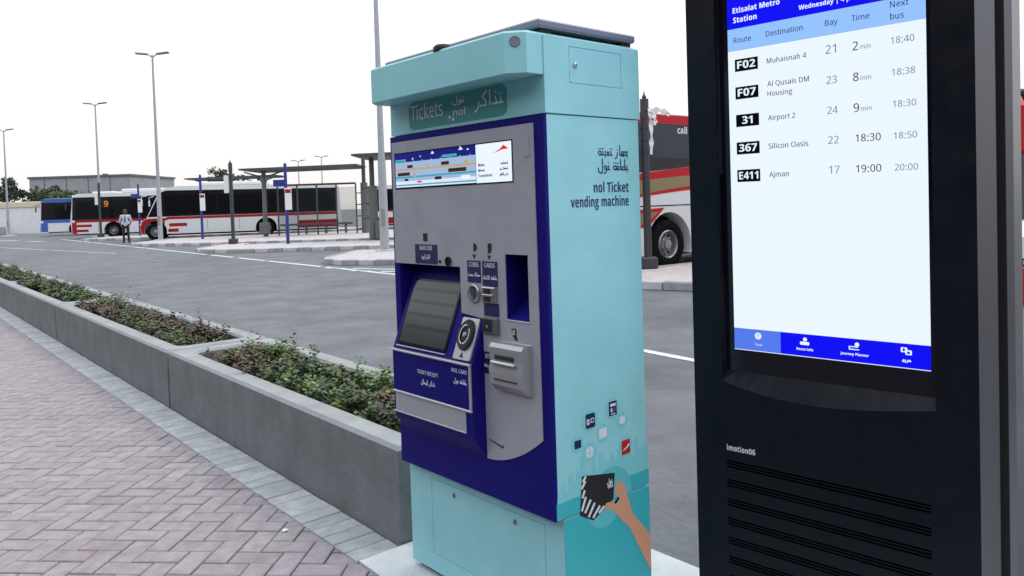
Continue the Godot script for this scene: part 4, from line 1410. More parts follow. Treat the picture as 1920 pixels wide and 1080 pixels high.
func build_person() -> void:
	# joints for a standing figure, 1.74 m, facing +z, weight on both feet, hands together at the waist
	var J := {
		"pelvis": Vector3(0, 0.95, 0), "waist": Vector3(0, 1.1, 0.0), "chest": Vector3(0, 1.3, -0.01), "neck": Vector3(0, 1.47, -0.01), "head": Vector3(0, 1.62, 0.015),
		"hl": Vector3(-0.09, 0.9, 0), "hr": Vector3(0.09, 0.9, 0), "kl": Vector3(-0.1, 0.49, 0.04), "kr": Vector3(0.11, 0.49, 0.02), "al": Vector3(-0.11, 0.09, -0.01), "ar": Vector3(0.13, 0.09, -0.04), "tl": Vector3(-0.14, 0.035, 0.17), "tr": Vector3(0.17, 0.035, 0.13),
		"sl": Vector3(-0.19, 1.4, -0.01), "sr": Vector3(0.19, 1.4, -0.01), "el": Vector3(-0.27, 1.13, -0.03), "er": Vector3(0.28, 1.13, -0.03), "wl": Vector3(-0.2, 0.93, 0.1), "wr": Vector3(0.2, 0.94, 0.1), "ml": Vector3(-0.165, 0.86, 0.15), "mr": Vector3(0.165, 0.87, 0.15)}
	var shirt := Color(0.46, 0.52, 0.66)
	var trouser := Color(0.018, 0.02, 0.03)
	var skin := Color(0.09, 0.052, 0.038)
	var shoe := Color(0.012, 0.012, 0.012)
	var hair := Color(0.012, 0.01, 0.009)
	var bones := [
		[J.pelvis, J.waist, 0.135, 0.13, shirt], [J.waist, J.chest, 0.13, 0.15, shirt], [J.chest + Vector3(-0.09, 0.06, 0), J.chest + Vector3(0.09, 0.06, 0), 0.115, 0.115, shirt], [J.sl, J.sr, 0.062, 0.062, shirt], [J.chest + Vector3(0, 0.14, 0), J.head, 0.056, 0.05, skin],
		[J.pelvis + Vector3(-0.07, -0.05, -0.01), J.pelvis + Vector3(0.07, -0.05, -0.01), 0.12, 0.12, trouser],
		[J.hl, J.kl, 0.092, 0.062, trouser], [J.kl, J.al, 0.062, 0.05, trouser], [J.hr, J.kr, 0.092, 0.062, trouser], [J.kr, J.ar, 0.062, 0.05, trouser],
		[J.al - Vector3(0, 0.04, 0.03), J.tl, 0.045, 0.034, shoe], [J.ar - Vector3(0, 0.04, 0.03), J.tr, 0.045, 0.034, shoe],
		[J.sl, J.el, 0.058, 0.046, shirt], [J.sr, J.er, 0.058, 0.046, shirt], [J.el, J.wl, 0.039, 0.027, skin], [J.er, J.wr, 0.039, 0.027, skin],
		[J.wl, J.ml, 0.028, 0.034, skin], [J.wr, J.mr, 0.028, 0.034, skin],
		[J.head + Vector3(0, -0.04, 0.02), J.head + Vector3(0, 0.045, -0.005), 0.072, 0.088, skin], [J.head + Vector3(0, -0.075, 0.05), J.head + Vector3(0, -0.05, 0.055), 0.035, 0.04, skin], [J.head + Vector3(0, 0.06, -0.03), J.head + Vector3(0, 0.02, -0.05), 0.085, 0.07, hair], [J.head + Vector3(0, 0.008, 0.085), J.head + Vector3(0, -0.022, 0.1), 0.012, 0.016, skin],
		[J.head + Vector3(-0.082, 0.01, 0.0), J.head + Vector3(-0.084, -0.03, -0.005), 0.016, 0.012, skin], [J.head + Vector3(0.082, 0.01, 0.0), J.head + Vector3(0.084, -0.03, -0.005), 0.016, 0.012, skin]]
	for s in [-1.0, 1.0]:
		var w: Vector3 = J.ml if s < 0 else J.mr
		for k in 4:
			var a := w + Vector3(s * (0.022 - 0.015 * k), -0.02, 0.012)
			bones.append([a, a + Vector3(-s * 0.012, -0.04 - 0.006 * (1 - absf(k - 1.5)), 0.012), 0.0095, 0.009, skin])
		bones.append([w + Vector3(-s * 0.02, 0.015, 0.02), w + Vector3(-s * 0.045, -0.015, 0.04), 0.011, 0.009, skin])
	var cell := 0.0125
	var lo := Vector3(-0.4, -0.02, -0.2)
	var n := Vector3i(64, 146, 36)
	var field := PackedFloat32Array()
	field.resize(n.x * n.y * n.z)
	field.fill(1.0)
	var owner := PackedInt32Array()
	owner.resize(field.size())
	var best := PackedFloat32Array()
	best.resize(field.size())
	best.fill(9.0)
	for bi in bones.size():
		var b: Array = bones[bi]
		var rr: float = maxf(b[2], b[3]) + 0.05
		var mn: Vector3 = (b[0].min(b[1]) - Vector3.ONE * rr - lo) / cell
		var mx: Vector3 = (b[0].max(b[1]) + Vector3.ONE * rr - lo) / cell
		var kk := 0.028 if maxf(b[2], b[3]) > 0.03 else 0.006
		for x in range(maxi(0, int(mn.x)), mini(n.x, int(mx.x) + 1)):
			for y in range(maxi(0, int(mn.y)), mini(n.y, int(mx.y) + 1)):
				for z in range(maxi(0, int(mn.z)), mini(n.z, int(mx.z) + 1)):
					var d := sd_cone(lo + Vector3(x, y, z) * cell, b[0], b[1], b[2], b[3])
					var i := (x * n.y + y) * n.z + z
					var f := field[i]
					var h := clampf(0.5 + 0.5 * (f - d) / kk, 0.0, 1.0)
					field[i] = lerpf(f, d, h) - kk * h * (1.0 - h)
					if d < best[i]:
						best[i] = d
						owner[i] = bi
	# surface nets
	var vid := {}
	var pts := PackedVector3Array()
	var cols := PackedColorArray()
	var off := []
	for k in 8: off.append(Vector3i(k & 1, (k >> 1) & 1, (k >> 2) & 1))
	for x in n.x - 1:
		for y in n.y - 1:
			for z in n.z - 1:
				var neg := 0
				var val := []
				for o in off:
					var f := field[((x + o.x) * n.y + y + o.y) * n.z + z + o.z]
					val.append(f)
					if f < 0: neg += 1
				if neg == 0 or neg == 8: continue
				var sum := Vector3.ZERO
				var cnt := 0
				for a in 8:
					for bit in [1, 2, 4]:
						var e: int = a | bit
						if e == a: continue
						if (val[a] < 0) != (val[e] < 0):
							var tt: float = val[a] / (val[a] - val[e])
							sum += Vector3(off[a]).lerp(Vector3(off[e]), tt)
							cnt += 1
				vid[Vector3i(x, y, z)] = pts.size()
				pts.append(lo + (Vector3(x, y, z) + sum / cnt) * cell)
				cols.append(bones[owner[(x * n.y + y) * n.z + z]][4])
	var idx := PackedInt32Array()
	for key in vid:
		var q: Vector3i = key
		var f0 := field[(q.x * n.y + q.y) * n.z + q.z]
		for ax in 3:
			var e := q
			e[ax] += 1
			var f1 := field[(e.x * n.y + e.y) * n.z + e.z]
			if (f0 < 0) == (f1 < 0): continue
			var u := Vector3i.ZERO
			var w := Vector3i.ZERO
			u[(ax + 1) % 3] = 1
			w[(ax + 2) % 3] = 1
			if not (vid.has(q - u) and vid.has(q - w) and vid.has(q - u - w)): continue
			var c := [vid[q], vid[q - u], vid[q - u - w], vid[q - w]]
			if f0 < 0: c.reverse()
			idx.append_array(PackedInt32Array([c[0], c[1], c[2], c[0], c[2], c[3]]))
	var nor := PackedVector3Array()
	nor.resize(pts.size())
	for i in range(0, idx.size(), 3):
		var fn := (pts[idx[i + 2]] - pts[idx[i]]).cross(pts[idx[i + 1]] - pts[idx[i]])
		for k in 3: nor[idx[i + k]] += fn
	for i in nor.size(): nor[i] = nor[i].normalized()
	var arr := []
	arr.resize(Mesh.ARRAY_MAX)
	arr[Mesh.ARRAY_VERTEX] = pts
	arr[Mesh.ARRAY_NORMAL] = nor
	arr[Mesh.ARRAY_COLOR] = cols
	arr[Mesh.ARRAY_INDEX] = idx
	var am := ArrayMesh.new()
	am.add_surface_from_arrays(Mesh.PRIMITIVE_TRIANGLES, arr)
	am.surface_set_material(0, M.cloth)
	var t := thing("person", "person in pale blue short sleeved shirt and dark trousers on the road", "person", G(-20.1, 40.2, -0.02), deg_to_rad(18))
	var o := MeshInstance3D.new()
	o.name = "figure"
	o.mesh = am
	t.add_child(o)
	var tie := MB.new()
	tie.prism(PackedVector2Array([Vector2(-0.015, 1.43), Vector2(0.015, 1.43), Vector2(0.03, 1.1), Vector2(0.0, 1.05), Vector2(-0.03, 1.1)]), 0.128, 0.15)
	obj("tie", tie, M.navy_print, t)
	var fc := MB.new()
	for s in [-1.0, 1.0]: fc.box(J.head + Vector3(s * 0.032, 0.012, 0.082), Vector3(0.026, 0.012, 0.012), 0.003)
	obj("eyes", fc, M.black_matt, t)
	var mo := MB.new()
	mo.box(J.head + Vector3(0, -0.058, 0.092), Vector3(0.042, 0.009, 0.01), 0.002)
	obj("mouth", mo, M.rim_dark, t)

# ---------------------------------------------------------------- ticket machine
# local frame: x to the viewer's right along the front, y up, z out of the front; the front plane is z = 0
func build_machine() -> void:
	var t := thing("ticket_machine", "teal ticket vending machine with navy front and grey panel on concrete slab", "ticket machine", G(-0.1699, 2.6332), -0.8476)
	var up := Transform3D(Basis(Vector3.RIGHT, -PI / 2), Vector3.ZERO)     # plan polygons (x, -z) extruded upwards
	var side := Transform3D(Basis(Vector3(0, 0, -1), Vector3.UP, Vector3(1, 0, 0)), Vector3(0.42, 0, 0))
	var front := XF0
	# cabinet: open towards the front, with folded edges
	var cab := MB.new()
	cab.prism(PackedVector2Array([Vector2(-0.42, 0.443), Vector2(0.412, 0.443), Vector2(0.42, 0.435), Vector2(0.42, 0.008), Vector2(0.414, 0.0), Vector2(0.404, 0.0), Vector2(0.404, 0.1), Vector2(-0.404, 0.1), Vector2(-0.404, 0.0), Vector2(-0.42, 0.0)]), 0.4275, 1.6645, up)
	obj("cabinet", cab, M.teal, t)
	bx("core", t, M.gasket, Vector3(0, 0.96, -0.27), Vector3(0.80, 1.8, 0.3))
	# navy front plate with the screen recess and the deep slot
	var fp := MB.new()
	fp.plate(Rect2(-0.4195, 0.4275, 0.839, 1.2365), [Rect2(-0.385, 0.6, 0.378, 0.587), Rect2(0.229, 1.031, 0.108, 0.208)], -0.09, 0.006)
	obj("front_plate", fp, M.navy, t)
	# grey fascia, its lower edge bowed
	var grey := PackedVector2Array([Vector2(-0.406, 1.642), Vector2(-0.406, 1.189), Vector2(-0.006, 1.189), Vector2(-0.006, 1.032), Vector2(0.1085, 1.022)])
	for i in 11:
		var f := i / 10.0
		grey.append(Vector2(lerpf(0.1085, 0.379, f), 0.556 + 0.113 * pow(f, 1.9)))
	grey.append(Vector2(0.377, 1.642))
	var hole := rect(0.229, 1.031, 0.337, 1.239)
	var gm := MB.new()
	for h in [rect(-1, 0, 0.283, 3), rect(0.283, 0, 1, 3)]:
		for a in Geometry2D.intersect_polygons(grey, h):
			for b in Geometry2D.clip_polygons(a, hole):
				gm.prism(b, 0.0065, 0.0105, front, false)
	obj("fascia", gm, M.panel_grey, t)
	bx("slot_back", t, M.navy_deep, Vector3(0.283, 1.135, -0.088), Vector3(0.107, 0.207, 0.004))
	var sl := MB.new()
	sl.prism(PackedVector2Array([Vector2(-0.085, 1.0315), Vector2(0.006, 1.0315), Vector2(-0.085, 1.09)]), -0.336, -0.230, Transform3D(Basis(Vector3(0, 0, 1), Vector3.UP, Vector3(-1, 0, 0)), Vector3.ZERO))
	obj("slot_ramp", sl, M.navy, t)
	bx("slot_sill", t, M.silver, Vector3(0.283, 1.0285, 0.010), Vector3(0.112, 0.005, 0.006), 0.001)

	# console: leans out towards the bottom
	var con := MB.new()
	var prof := PackedVector2Array([Vector2(-0.088, 1.186), Vector2(-0.063, 1.186), Vector2(0.057, 0.885), Vector2(0.062, 0.876), Vector2(0.062, 0.64), Vector2(0.056, 0.618), Vector2(0.007, 0.557), Vector2(-0.02, 0.557), Vector2(-0.088, 0.61)])
	var ex := Transform3D(Basis(Vector3(0, 0, 1), Vector3.UP, Vector3(-1, 0, 0)), Vector3.ZERO)
	con.prism(prof, -0.1065, 0.366, ex)
	obj("console", con, M.navy, t)
	var sd := Vector2(0.057 + 0.063, 0.885 - 1.186).normalized()      # (z, y) down the slope
	var slope := Transform3D(Basis(Vector3.RIGHT, Vector3(0, -sd.y, -sd.x), Vector3(0, sd.x, -sd.y)), Vector3(0, 0.885, 0.057))
	# touch screen on the slope: x from -0.335 to -0.05, slope coordinate v from 0.02 to 0.25
	var scr := MB.new()
	scr.prism(rrect(-0.342, 0.012, -0.047, 0.262, 0.006, 3), 0.0, 0.004, slope)
	var so := obj("touch_screen", scr, M.black_gloss, t)
	pr("display", so, M.lcd, rect(-0.334, 0.02, -0.055, 0.254), 0.0041, 0.0052, slope)
	for k in 4:
		var y := 0.075 + k * 0.047
		pr("menu_bar", so, M.lcd_bar, rect(-0.325, y, -0.066, y + 0.012), 0.0053, 0.006, slope)
	bx("screen_sill", t, M.silver, Vector3(-0.195, 0.004, 0.004), Vector3(0.30, 0.004, 0.006), 0.001, slope)
	# contactless reader
	var rd := MB.new()
	rd.bevel_prism(rrect(0.004, -0.002, 0.094, 0.142, 0.006, 3), 0.0, 0.008, 0.0015, slope)
	var ro := obj("card_reader", rd, M.silver, t)
	var rx := slope * Transform3D(Basis(Vector3.RIGHT, PI / 2), Vector3(0.05, 0.082, 0.008)) * Transform3D(Basis.from_scale(Vector3(0.040, 1, 0.053)), Vector3.ZERO)
	var dk := MB.new()
	dk.lathe([Vector2(1.0, 0.0), Vector2(1.0, 0.006), Vector2(0.9, 0.012), Vector2(0.6, 0.012), Vector2(0.5, 0.008), Vector2(0.001, 0.008)], 28, rx)
	obj("reader_disc", dk, M.black_matt, ro)
	var rg := MB.new()
	for k in 26:
		if k == 3 or k == 4 or k == 5 or k == 19: continue
		var a0 := TAU * k / 26.0
		var a1 := TAU * (k + 1) / 26.0
		rg.prism(PackedVector2Array([Vector2(cos(a0) * 0.56, sin(a0) * 0.56), Vector2(cos(a1) * 0.56, sin(a1) * 0.56), Vector2(cos(a1) * 0.64, sin(a1) * 0.64), Vector2(cos(a0) * 0.64, sin(a0) * 0.64)]), 0.0, 0.0008, slope * Transform3D(Basis.from_scale(Vector3(0.040, 0.053, 1)), Vector3(0.05, 0.082, 0.0202)), false)
	obj("ring_mark", rg, M.white_print, ro)
	var kn := MB.new()
	kn.lathe([Vector2(0.16, 0.008), Vector2(0.14, 0.014), Vector2(0.001, 0.016)], 14, rx)
	obj("reader_lamp", kn, M.steel, ro)
	pr("small_mark", ro, M.black_matt, PackedVector2Array([Vector2(0.04, 0.006), Vector2(0.06, 0.006), Vector2(0.05, 0.024)]), 0.0082, 0.0088, slope)
	# ticket tray: silver frame, navy flap, grey trough
	var cx := Transform3D(Basis.IDENTITY, Vector3(0, 0, 0.0625))
	var fr := MB.new()
	fr.box(Vector3(-0.13, 0.874, 0.004), Vector3(0.468, 0.008, 0.014), 0.002, cx)
	fr.box(Vector3(0.099, 0.797, 0.003), Vector3(0.008, 0.146, 0.010), 0.002, cx)
	fr.box(Vector3(-0.13, 0.720, 0.003), Vector3(0.468, 0.008, 0.010), 0.002, cx)
	fr.box(Vector3(-0.145, 0.645, 0.003), Vector3(0.43, 0.005, 0.008), 0.001, cx)
	obj("tray_frame", fr, M.silver, t)
	pr("flap", t, M.navy, rect(-0.362, 0.7245, 0.0945, 0.8695), 0.0, 0.003, cx)
	pr("trough_window", t, M.panel_grey, rect(-0.355, 0.6485, 0.068, 0.7155), 0.0, 0.0015, cx)
	var fx := cx * Transform3D(Basis.IDENTITY, Vector3(0, 0, 0.003))
	text(t, "TICKET RECEIPT", -0.205, 0.806, 0.125, fx, M.white_print, false, 0.013)
	arabic(t, ["ta", "thal", "kaf", "ra", "space", "alef", "ya", "sad0" if AR.has("sad0") else "seen", "alef", "lam_end"], -0.185, 0.772, 0.085, 0.016, fx, M.white_print, 0.14)
	text(t, "NOL CARD", 0.0, 0.84, 0.082, fx, M.white_print, false, 0.013)
	arabic(t, ["ba", "tah", "alef", "qaf", "ta_marbuta", "space", "noon", "waw", "lam_end"], 0.008, 0.806, 0.072, 0.015, fx, M.white_print, 0.14)

	# labels and fittings on the fascia
	var gx := Transform3D(Basis.IDENTITY, Vector3(0, 0, 0.0108))
	var plates := [[-0.27, 1.193, -0.133, 1.262], [0.036, 1.14, 0.106, 1.213], [0.116, 1.132, 0.192, 1.213], [0.118, 1.034, 0.194, 1.076], [0.106, 0.842, 0.178, 0.914]]
	for q in plates: pr("label_plate", t, M.navy_print, rect(q[0], q[1], q[2], q[3]), 0.0, 0.0012, gx)
	var lx := gx * Transform3D(Basis.IDENTITY, Vector3(0, 0, 0.0012))
	text(t, "BARCODE", -0.24, 1.242, 0.078, lx, M.white_print, false, 0.015)
	arabic(t, ["alef0", "lam", "ba", "alef", "ra", "kaf", "waw", "dal"], -0.232, 1.212, 0.055, 0.014, lx, M.white_print, 0.15)
	text(t, "COINS", 0.046, 1.193, 0.05, lx, M.white_print, false, 0.015)
	arabic(t, ["ain", "meem", "lam", "alef", "ta", "space", "meem", "ain", "dal", "noon"], 0.04, 1.162, 0.062, 0.012, lx, M.white_print, 0.16)
	text(t, "CARDS", 0.128, 1.193, 0.052, lx, M.white_print, false, 0.015)
	arabic(t, ["ba", "tah", "alef", "qaf", "ta_marbuta", "space", "alef0", "lam", "kaf", "ta", "meem", "alef", "noon"], 0.119, 1.155, 0.07, 0.012, lx, M.white_print, 0.16)
	text(t, "NOTES", 0.118, 0.893, 0.05, lx, M.white_print, false, 0.015)
	arabic(t, ["ain", "meem", "lam", "alef", "ta", "space", "waw", "ra", "qaf", "ya", "ta_marbuta"], 0.11, 0.866, 0.062, 0.012, lx, M.white_print, 0.16)
	# pictograms
	pr("pictogram", t, M.black_matt, rect(-0.217, 1.274, -0.191, 1.302), 0.0, 0.001, gx)
	var dh := PackedVector2Array([Vector2(0.072, 1.244), Vector2(0.072, 1.272)])
	for i in 9: dh.append(Vector2(0.072 + 0.018 * sin(PI * i / 8.0), 1.258 + 0.014 * cos(PI * i / 8.0)))
	pr("pictogram", t, M.black_matt, dh, 0.0, 0.001, gx)
	pr("pictogram", t, M.black_matt, PackedVector2Array([Vector2(0.147, 1.272), Vector2(0.166, 1.272), Vector2(0.166, 1.252), Vector2(0.158, 1.24), Vector2(0.147, 1.24)]), 0.0, 0.001, gx)
	for x in [0.074, 0.152]: pr("arrow_mark", t, M.black_matt, PackedVector2Array([Vector2(x - 0.009, 1.233), Vector2(x + 0.009, 1.233), Vector2(x, 1.219)]), 0.0, 0.001, gx)
	pr("pictogram", t, M.black_matt, PackedVector2Array([Vector2(0.252, 1.004), Vector2(0.274, 1.004), Vector2(0.274, 0.984), Vector2(0.28, 0.968), Vector2(0.268, 0.968), Vector2(0.258, 0.98)]), 0.0, 0.001, gx)
	pr("pictogram", t, M.silver, rect(0.257, 0.984, 0.269, 1.0), 0.001, 0.0018, gx)
	for y in [0.93, 0.83]: pr("arrow_mark", t, M.slate_metal, PackedVector2Array([Vector2(0.158, y - 0.008), Vector2(0.158, y + 0.008), Vector2(0.168, y)]), 0.0, 0.001, gx)
	var pen := MB.new()
	pen.prism(PackedVector2Array([Vector2(0.122, 0.622), Vector2(0.122, 0.6245), Vector2(0.188, 0.6125), Vector2(0.192, 0.617), Vector2(0.196, 0.609), Vector2(0.19, 0.606)]), 0.0, 0.0008, gx)
	obj("maker_mark", pen, M.navy_print, t)
	var scanner := MB.new()
	scanner.lathe([Vector2(0.0175, 0.0), Vector2(0.0175, 0.004), Vector2(0.014, 0.003), Vector2(0.001, 0.002)], 18, gx * Transform3D(Basis(Vector3.RIGHT, PI / 2), Vector3(-0.069, 1.205, 0)))
	obj("scanner_eye", scanner, M.black_gloss, t)
	var eye := MB.new()
	eye.lathe([Vector2(0.006, 0.0), Vector2(0.006, 0.002), Vector2(0.001, 0.002)], 12, gx * Transform3D(Basis(Vector3.RIGHT, PI / 2), Vector3(-0.119, 1.203, 0)))
	obj("sensor_eye", eye, M.black_gloss, t)
	var coin := MB.new()
	var cxf := gx * Transform3D(Basis(Vector3.RIGHT, PI / 2), Vector3(0.071, 1.104, 0))
	coin.lathe([Vector2(0.031, 0.0), Vector2(0.031, 0.006), Vector2(0.028, 0.009), Vector2(0.024, 0.008), Vector2(0.022, 0.002)], 26, cxf)
	var co := obj("coin_slot", coin, M.steel, t)
	var cin := MB.new()
	cin.lathe([Vector2(0.022, 0.003), Vector2(0.001, 0.0025)], 22, cxf)
	obj("coin_plate", cin, M.slate_metal, co)
	bx("coin_gap", co, M.black_matt, Vector3(0.071, 1.104, 0.0142), Vector3(0.004, 0.03, 0.002))
	# card mouth: steel bezel with a black throat
	var cm := MB.new()
	cm.bevel_prism(rect(0.121, 1.078, 0.188, 1.131), 0.0012, 0.014, 0.004, gx)
	var cmo := obj("card_mouth", cm, M.steel, t)
	pr("throat", cmo, M.black_matt, rect(0.136, 1.083, 0.168, 1.127), 0.014, 0.015, gx)
	bx("throat_guide", cmo, M.steel, Vector3(0.157, 1.104, 0.028), Vector3(0.052, 0.008, 0.01), 0.002)
	var ps := MB.new()
	ps.bevel_prism(rrect(0.118, 0.976, 0.194, 1.030, 0.004, 2), 0.0, 0.012, 0.003, gx)
	var pso := obj("print_slot", ps, M.slate_metal, t)
	pr("slot_throat", pso, M.black_matt, rect(0.124, 0.984, 0.17, 1.024), 0.012, 0.013, gx)
	bx("slot_button", pso, M.steel, Vector3(0.146, 1.0, 0.0245), Vector3(0.008, 0.008, 0.004), 0.001)
	# cast banknote unit
	var nb := MB.new()
	var nprof := PackedVector2Array([Vector2(0.0, 0.803), Vector2(0.0, 0.957), Vector2(0.03, 0.957), Vector2(0.04, 0.945), Vector2(0.036, 0.9), Vector2(0.044, 0.87), Vector2(0.036, 0.825), Vector2(0.016, 0.803)])
	nb.prism(nprof, -0.338, -0.184, ex * Transform3D(Basis.IDENTITY, Vector3(0.0105, 0, 0)))
	var no := obj("banknote_unit", nb, M.cast_metal, t)
	bx("note_mouth", no, M.black_matt, Vector3(0.254, 0.915, 0.0495), Vector3(0.09, 0.014, 0.006), 0.002)
	bx("note_tray", no, M.silver, Vector3(0.254, 0.899, 0.054), Vector3(0.112, 0.010, 0.018), 0.004)
	bx("lower_slit", no, M.black_matt, Vector3(0.258, 0.843, 0.0502), Vector3(0.11, 0.003, 0.006))
	bx("side_plate", no, M.cast_metal, Vector3(0.261, 0.881, 0.013), Vector3(0.168, 0.16, 0.005), 0.002)
	# fascia handle
	var hd := MB.new()
	hd.box(Vector3(0.348, 1.572, 0.012), Vector3(0.02, 0.062, 0.004), 0.0015)
	obj("fascia_latch", hd, M.panel_grey, t)

	# advertising display
	var dx := Transform3D(Basis.IDENTITY, Vector3(0, 0, 0.0106))
	pr("display_frame", t, M.black_gloss, rect(-0.386, 1.466, 0.283, 1.6), 0.0, 0.0015, dx)
	var ad := pr("advert_display", t, M.s_night, rect(-0.382, 1.47, 0.102, 1.596), 0.0015, 0.002, dx)
	var ax := dx * Transform3D(Basis.IDENTITY, Vector3(0, 0, 0.002))
	pr("advert_panel", ad, M.s_white, rect(0.102, 1.47, 0.279, 1.596), -0.0005, 0.0, ax)
	for q in [[1.54, 1.564, "s_sky"], [1.532, 1.54, "s_sand"], [1.512, 1.532, "s_sky"], [1.505, 1.512, "s_teal"], [1.494, 1.505, "s_sky"], [1.482, 1.494, "s_pale"], [1.477, 1.482, "s_teal"], [1.472, 1.477, "s_line"]]:
		pr("advert_band", ad, M[q[2]], rect(-0.38, q[0], 0.1, q[1]), 0.0, 0.0004, ax)
	for k in 26:
		var x := -0.375 + k * 0.0185
		pr("advert_figure", ad, M.s_night if k % 3 else M.s_teal, rect(x, 1.564, x + 0.009, 1.564 + 0.004 + 0.005 * ((k * 7) % 3)), 0.0, 0.0004, ax)
	for q in [[-0.30, 1.541, 0.035, 0.011, "s_brown"], [-0.09, 1.541, 0.045, 0.012, "s_brown"], [-0.365, 1.514, 0.08, 0.012, "s_brown"], [-0.05, 1.514, 0.1, 0.013, "s_brown"], [-0.32, 1.494, 0.024, 0.009, "s_brown"], [-0.24, 1.486, 0.03, 0.006, "s_red"], [-0.13, 1.492, 0.04, 0.011, "s_brown"], [0.02, 1.488, 0.05, 0.012, "s_white"], [-0.18, 1.535, 0.012, 0.016, "s_sand"], [0.04, 1.537, 0.02, 0.014, "s_sand"], [-0.26, 1.506, 0.012, 0.02, "s_sand"]]:
		pr("advert_figure", ad, M[q[4]], rrect(q[0], q[1], q[0] + q[2], q[1] + q[3], 0.002, 2), 0.0004, 0.0008, ax)
	for q in [[-0.27, 1.572, 0.012], [-0.22, 1.578, 0.01], [-0.15, 1.584, 0.02], [0.01, 1.586, 0.024], [0.055, 1.583, 0.012]]:
		pr("advert_figure", ad, M.s_white, PackedVector2Array([Vector2(q[0], q[1]), Vector2(q[0] + q[2], q[1]), Vector2(q[0] + q[2] * 0.7, q[1] + q[2] * 0.3), Vector2(q[0] + q[2] * 0.45, q[1] + q[2] * 0.5)]), 0.0, 0.0005, ax)
	for q in [[-0.378, 1.566, 0.07], [-0.085, 1.567, 0.085]]:
		pr("advert_figure", ad, M.s_teal, rect(q[0], q[1], q[0] + q[2], q[1] + 0.009), 0.0006, 0.0009, ax)
	# red winged mark and slogan
	pr("winged_mark", ad, M.s_red, PackedVector2Array([Vector2(0.19, 1.562), Vector2(0.225, 1.574), Vector2(0.242, 1.586), Vector2(0.256, 1.578), Vector2(0.266, 1.572), Vector2(0.238, 1.572), Vector2(0.215, 1.567)]), 0.0, 0.0005, ax)
	var yy := 1.524
	for q in ["Make.", "Move.", "Transform."]:
		text(ad, q, 0.113, yy, 0.011 * q.length() * 0.66, ax, M.s_text, true, 0.009)
		yy -= 0.0175
	arabic(ad, ["noon", "sad0" if AR.has("sad0") else "seen", "noon", "ain"], 0.262, 1.526, 0.034, 0.011, ax, M.s_text, 0.2, true)
	arabic(ad, ["noon", "meem", "dal", "ya"], 0.262, 1.509, 0.04, 0.011, ax, M.s_text, 0.2, true)
	arabic(ad, ["noon", "ra", "ta", "qaf", "ya"], 0.262, 1.491, 0.042, 0.011, ax, M.s_text, 0.2, true)

	# hood with the overhanging brow
	var hood := MB.new()
	hood.prism(PackedVector2Array([Vector2(-0.42, 0.443), Vector2(0.42, 0.443), Vector2(0.42, 0.0), Vector2(-0.42, 0.0)]), 1.668, 1.782, up)
	hood.prism(PackedVector2Array([Vector2(-0.42, 0.4431), Vector2(0.42, 0.4431), Vector2(0.42, -0.066), Vector2(0.371, -0.11), Vector2(-0.371, -0.11), Vector2(-0.42, -0.066)]), 1.7825, 1.9, up)
	var rim0 := [Vector3(-0.42, 1.9, -0.443), Vector3(0.42, 1.9, -0.443), Vector3(0.42, 1.9, 0.066), Vector3(0.371, 1.9, 0.11), Vector3(-0.371, 1.9, 0.11), Vector3(-0.42, 1.9, 0.066)]
	var rim1 := []
	for q in rim0: rim1.append(Vector3(q.x * 0.985, 1.907, (q.z + 0.17) * 0.978 - 0.17))
	for i in 6:
		var j := (i + 1) % 6
		hood.quad(rim0[j], rim0[i], rim1[i], rim1[j])
	for i in range(1, 5): hood.tri(rim1[0], rim1[i + 1], rim1[i])
	obj("hood", hood, M.teal, t)
	# sign
	var sb := MB.new()
	sb.prism(rrect(-0.294, 1.680, 0.251, 1.779, 0.028, 6), 0.0, 0.002)
	var so2 := obj("sign_board", sb, M.teal_sign, t)
	var sx := Transform3D(Basis.IDENTITY, Vector3(0, 0, 0.002))
	text(so2, "Tickets", -0.281, 1.713, 0.196, sx, M.soft_white, false, 0.052)
	arabic(so2, ["noon", "waw", "lam_end"], -0.032, 1.7475, 0.070, 0.022, sx, M.soft_white, 0.2)
	text(so2, "nol", -0.026, 1.7035, 0.066, sx, M.soft_white, false, 0.024)
	for q in [[-0.046, 1.703], [-0.026, 1.6935]]:
		pr("dot_mark", so2, M.white_print, PackedVector2Array([Vector2(q[0] - 0.009, q[1]), Vector2(q[0], q[1] - 0.006), Vector2(q[0] + 0.009, q[1]), Vector2(q[0], q[1] + 0.006)]), 0.0003, 0.001, sx)
	arabic(so2, ["ta", "thal", "alef0", "kaf", "ra"], 0.09, 1.722, 0.145, 0.046, sx, M.soft_white, 0.13)
	# roof sheet on feet, small dome on the hood
	var rs := MB.new()
	rs.box(Vector3(-0.002, 1.9355, -0.209), Vector3(0.846, 0.026, 0.45), 0.006)
	var rso := obj("roof_sheet", rs, M.roof_sheet, t)
	for q in [[-0.38, -0.03], [0.38, -0.03], [-0.38, -0.4], [0.38, -0.4]]: bx("roof_foot", rso, M.black_matt, Vector3(q[0], 1.914, q[1]), Vector3(0.05, 0.016, 0.05))
	bx("roof_foot", rso, M.black_matt, Vector3(0, 1.914, -0.21), Vector3(0.76, 0.016, 0.36))
	var dm := MB.new()
	dm.lathe([Vector2(0.034, 1.905), Vector2(0.034, 1.918), Vector2(0.026, 1.926), Vector2(0.001, 1.929)], 16, Transform3D(Basis.IDENTITY, Vector3(0.034, 0, 0.08)))
	obj("beacon", dm, M.black_matt, t)
	var cd := Vector3(0.44, 0, 0.49).normalized()
	var cl := MB.new()
	var lens := Transform3D(Basis(Vector3(cd.z, 0, -cd.x), cd, Vector3(0, -1, 0)), Vector3(0.3955, 1.874, 0.088) + cd * 0.0005)
	cl.lathe([Vector2(0.0165, 0.0), Vector2(0.0165, 0.002), Vector2(0.0145, 0.003), Vector2(0.013, 0.001), Vector2(0.001, 0.001)], 22, lens)
